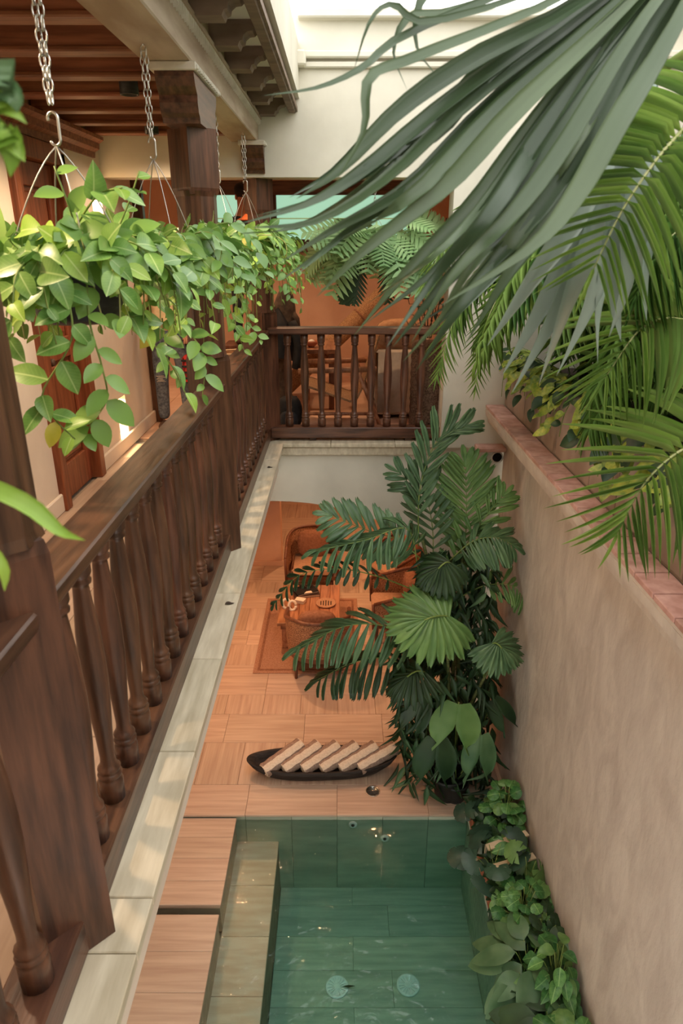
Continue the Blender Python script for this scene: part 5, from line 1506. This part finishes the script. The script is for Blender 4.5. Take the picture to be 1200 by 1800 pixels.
far2 = lambda t: frond(t, PX([(950, 360, 5.1), (880, 350, 5.0), (800, 400, 4.9), (745, 500, 4.8)]), 26, arch(.28), .016, B_LANC, 'leaf_areca', up=(0, -.5, .9), ang=(62, 25), droop=.35, seed=76, rmat='stem_pale', t0=.1)
far3 = lambda t: frond(t, PX([(930, 480, 5.0), (890, 500, 4.9), (850, 580, 4.85), (835, 680, 4.8)]), 24, arch(.24), .015, B_LANC, 'leaf_areca', up=(0, -.5, .9), ang=(62, 25), droop=.4, seed=77, rmat='stem_pale', t0=.1)
areca(2.15, 1.75, 'bright areca palm at the right edge nearest the camera', [near1, near2], 41, nf=5)
areca(2.2, 2.5, 'areca palm second nearest the camera in the raised planter', [near3, near4], 42, nf=9)
areca(2.1, 3.4, 'areca palm in the middle of the raised planter', [], 43)
areca(2.15, 4.4, 'areca palm past the middle of the raised planter', [far3], 44)
areca(2.0, 5.4, 'areca palm at the far end of the raised planter by the white wall', [far1, far2], 45)
# dense dark thicket low in the planter
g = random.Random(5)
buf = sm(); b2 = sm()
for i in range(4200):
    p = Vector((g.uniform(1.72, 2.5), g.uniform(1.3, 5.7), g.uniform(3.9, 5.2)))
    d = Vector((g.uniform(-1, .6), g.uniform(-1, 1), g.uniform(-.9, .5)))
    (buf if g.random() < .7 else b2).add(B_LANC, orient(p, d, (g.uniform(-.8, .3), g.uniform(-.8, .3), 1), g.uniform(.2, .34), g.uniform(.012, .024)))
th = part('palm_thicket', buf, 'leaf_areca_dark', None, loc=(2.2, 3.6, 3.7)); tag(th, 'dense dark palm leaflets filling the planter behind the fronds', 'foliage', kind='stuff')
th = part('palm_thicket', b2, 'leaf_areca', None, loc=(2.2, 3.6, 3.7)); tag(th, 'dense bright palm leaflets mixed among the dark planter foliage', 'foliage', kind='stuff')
# pothos spilling over the planter edge
LBP = ['at the far end of the planter edge', 'second from the far end of the planter edge', 'in the middle of the planter edge', 'second nearest the camera on the planter edge', 'nearest the camera on the planter edge']
for k, y0 in enumerate((5.7, 5.0, 4.3, 3.6, 2.9)):
    g = random.Random(60 + k)
    t = thing('pothos', 'yellow-green trailing pothos vine %s' % LBP[k], 'vine', (1.68, y0, 3.70), 'pothos vines along the planter edge')
    for j in range(11):
        yy = y0 + g.uniform(-.4, .4); z1 = g.uniform(.02, .34) if j % 2 else g.uniform(-.06, .1)
        pts = bez([(1.68 + g.uniform(0, .15), yy, 3.70), (1.58, yy, 3.92 + g.uniform(0, .12)), (1.46 - g.uniform(0, .05), yy + g.uniform(-.1, .1), 3.86), (1.455 - g.uniform(0, .04), yy + g.uniform(-.1, .1), 3.80 - z1)], 10)
        m = sm(); m.tube(pts, .003, 5); part('vine', m, 'stem_green', t)
        for i in range(2, 11):
            if g.random() < .25: continue
            sz = g.uniform(.07, .14) * (1.1 if k > 2 else 1)
            d = Vector((-g.uniform(.1, 1), g.uniform(-1, .8), -g.uniform(.0, .8)))
            inst('leaf', lmesh(B_OVAL2 if g.random() < .5 else B_SPEAR, 'leaf_pothos' if g.random() < .7 else 'leaf_dark'), t, orient(pts[i], d, Vector((-.6, -.6, .9)) + Vector((g.uniform(-.3, .3),) * 3), sz, sz * 1.1))

# ---------------------------------------------------------------- planting bed along the pool
bed = thing('pool_planter', 'long narrow soil bed between the pool and the right wall', 'planter', (1.32, 3.2, -.05))
part('planter_edge', MB().rbox(1.135, 1.165, 1.2, 4.68, -.049, .10, .004), 'terracotta', bed)
part('soil', MB().box(1.165, 1.515, 1.2, 4.68, -.049, .07), 'soil', bed)
def shrub(x, y, z, label, leaf_b, matn, n, L, W, spread, hgt, seed, nm='shrub', cat='plant', up=.9, stalk=True, group='plants in the poolside bed', pot=False):
    g = random.Random(seed)
    t = thing(nm, label, cat, (x, y, z), group)
    if pot: pot_big(t, x, y, .12, .16, 'terracotta', z)
    for i in range(n):
        a = 2.4 * i + g.uniform(-.3, .3)
        rr = spread * math.sqrt((i + .5) / n)
        zz = z + hgt * (1 - .55 * (rr / spread) ** 2) * g.uniform(.75, 1.1)
        p = Vector((x + rr * math.cos(a) * .8, y + rr * math.sin(a), zz))
        if p.x > 1.47: p.x = 1.47 - g.uniform(0, .04)
        o = Vector((math.cos(a), math.sin(a), 0))
        if stalk:
            m = sm(); m.tube(bez([(x + g.uniform(-.03, .03), y + g.uniform(-.03, .03), z + .01), (x + o.x * rr * .3, y + o.y * rr * .3, zz * .7 + z * .3), tuple(p)], 5), .003, 4); part('stalk', m, 'stem_green', t)
        d = o + Vector((0, 0, g.uniform(-.5, .25))); 
        if p.x + d.x * L > 1.50: d.x *= .2
        inst('leaf', lmesh(leaf_b, matn if g.random() < .8 else ('leaf_palm_bright' if matn == 'leaf_shrub' else matn)), t, orient(p, d, Vector((0, -.35, up)) + o * .3 + Vector((g.uniform(-.25, .25), g.uniform(-.25, .25), 0)), L * g.uniform(.7, 1.15), W * g.uniform(.8, 1.1)))
    return t
S = .07
shrub(1.38, 4.40, S, 'round crinkled bright green leaf clump at the wall by the tall palm', B_ROUND, 'leaf_shrub', 34, .105, .105, .17, .46, 81)
shrub(1.24, 4.42, S, 'dark lobed-leaf plant in the bed beneath the two-lobed palm', B_MONST, 'leaf_monstera', 12, .17, .17, .18, .30, 82)
shrub(1.40, 4.05, S, 'striped broad-leaf plant against the wall in the bed', B_SPEAR, 'leaf_shrub', 16, .20, .24, .16, .32, 83)
shrub(1.20, 3.96, S, 'large dark split-leaf plant over the pool edge beside the crate board', B_MONST, 'leaf_monstera', 11, .23, .23, .20, .34, 84)
shrub(1.42, 3.78, S, 'bright split-leaf plant against the wall by the crate board', B_MONST, 'leaf_palm_bright', 6, .20, .20, .12, .42, 85)
shrub(1.32, 3.52, S, 'round crinkled leaf clump in the middle of the poolside bed', B_ROUND, 'leaf_shrub', 60, .10, .10, .22, .38, 86)
shrub(1.42, 3.36, S, 'dark scalloped leaf plant against the wall past the middle of the bed', B_ROUND, 'leaf_dark', 18, .12, .12, .15, .40, 87)
shrub(1.25, 3.12, S, 'long glossy spear-leaf plant leaning over the pool', B_SPEAR, 'leaf_palm', 26, .28, .34, .20, .36, 88)
shrub(1.40, 3.02, S, 'pointed mid green leaf plant against the wall beside the spear-leaf plant', B_OVAL2, 'leaf_shrub', 44, .12, .12, .20, .48, 89)
shrub(1.30, 2.76, S, 'broad dark spear-leaf plant near the bottom of the bed', B_SPEAR, 'leaf_dark', 18, .26, .32, .18, .32, 90)
shrub(1.36, 2.55, S, 'rounded leaf clump nearest the camera in the bed', B_ROUND, 'leaf_shrub', 36, .12, .12, .20, .40, 91)
# low dark filler leaves
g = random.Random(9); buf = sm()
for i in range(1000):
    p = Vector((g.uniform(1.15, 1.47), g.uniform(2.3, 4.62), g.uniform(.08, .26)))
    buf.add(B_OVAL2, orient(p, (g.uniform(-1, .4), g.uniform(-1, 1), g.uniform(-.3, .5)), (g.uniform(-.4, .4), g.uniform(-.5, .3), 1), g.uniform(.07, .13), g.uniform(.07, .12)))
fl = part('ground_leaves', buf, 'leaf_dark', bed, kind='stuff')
# pale crate boards lying across the bed
for k, (a, b, lb) in enumerate((((826, 1490), (940, 1464), 'pale crate board across the bed, far one'), ((828, 1526), (950, 1504), 'pale crate board across the bed, near one'))):
    p, q = px(a[0], a[1], Z=.31), px(b[0], b[1], Z=.31)
    p.x = max(p.x, 1.145); q.x = min(q.x, 1.50)
    d = (q - p).normalized(); s_ = Vector((-d.y, d.x, 0))
    m = MB()
    for (w0, w1, z0, z1) in ((-.028, .028, .30, .315), (.016, .028, .22, .30)):
        pts = [p + s_ * w1, q + s_ * w1, q + s_ * w0, p + s_ * w0]
        m.prism([(v_.x, v_.y) for v_ in pts], z0, z1, 'z')
    for v_ in (p + d * .06, q - d * .04): m.box(v_.x - .012, v_.x + .012, v_.y - .012, v_.y + .012, .07, .30)
    solo('crate_board', m, 'crate_wood', lb, 'board', group='pale crate boards in the poolside bed')
# ---------------------------------------------------------------- arching plant close to the camera on the left
nb = thing('foreground_plant', 'blurred arching green leaf plant at the left edge close to the camera', 'plant', (-.80, .62, 4.52))
part('pot', pot_mesh(-.80, .62, 4.72, .15, .2), 'black_plastic', nb)
chain(nb, -.80, .62, 5.478, 5.07); hook(nb, -.80, .62, 5.08)
for k in range(3):
    a = k * 2.1
    m = sm(); m.tube([(-.80, .62, 5.0), (-.80 + .15 * math.cos(a), .62 + .15 * math.sin(a), 4.72)], .002, 5); part('hanger_wire', m, 'wire', nb)
for (pts, W, mm) in (([(-60, 150, .78), (0, 160, .80), (25, 175, .80), (30, 198, .80)], .028, 'leaf_palm'),
                     ([(-60, 200, .78), (-10, 190, .8), (25, 200, .8), (48, 218, .8)], .016, 'leaf_young'),
                     ([(-60, 250, .78), (-5, 232, .8), (28, 262, .8), (44, 285, .8)], .024, 'leaf_young'),
                     ([(-60, 260, .78), (0, 235, .8), (20, 270, .8), (18, 312, .8)], .03, 'leaf_young'),
                     ([(-120, 830, .75), (-40, 850, .75), (50, 890, .74), (105, 935, .73), (150, 950, .72)], .022, 'leaf_young'),
                     ([(-120, 950, .75), (-40, 960, .75), (5, 1000, .74), (8, 1040, .74)], .02, 'leaf_young')):
    P = [Vector((-.80 + .05, .62, 4.70))] + PX(pts)
    path = spline(P, 14); m = sm(); ribbon(m, path, seg_w(W / 2, .6, .5), lambda i, p: (CAMP - p).normalized() + Vector((0, 0, .5)))
    part('leaf', m, mm, nb)

# dry leaves on the coping
for (u, v, lb) in ((395, 1062, 'small dry leaf on the coping beside the middle of the near railing'), (469, 822, 'small dry leaf on the coping near the corner post')):
    p = px(u, v, Z=UF + .002)
    m = sm(); m.add(B_OVAL2, orient(p, (1, .3, .05), (0, 0, 1), .05, .04))
    m.v = [(q[0], q[1], max(q[2], UF + .0015)) for q in m.v]
    solo('dry_leaf', m, 'twig', lb, 'leaf')
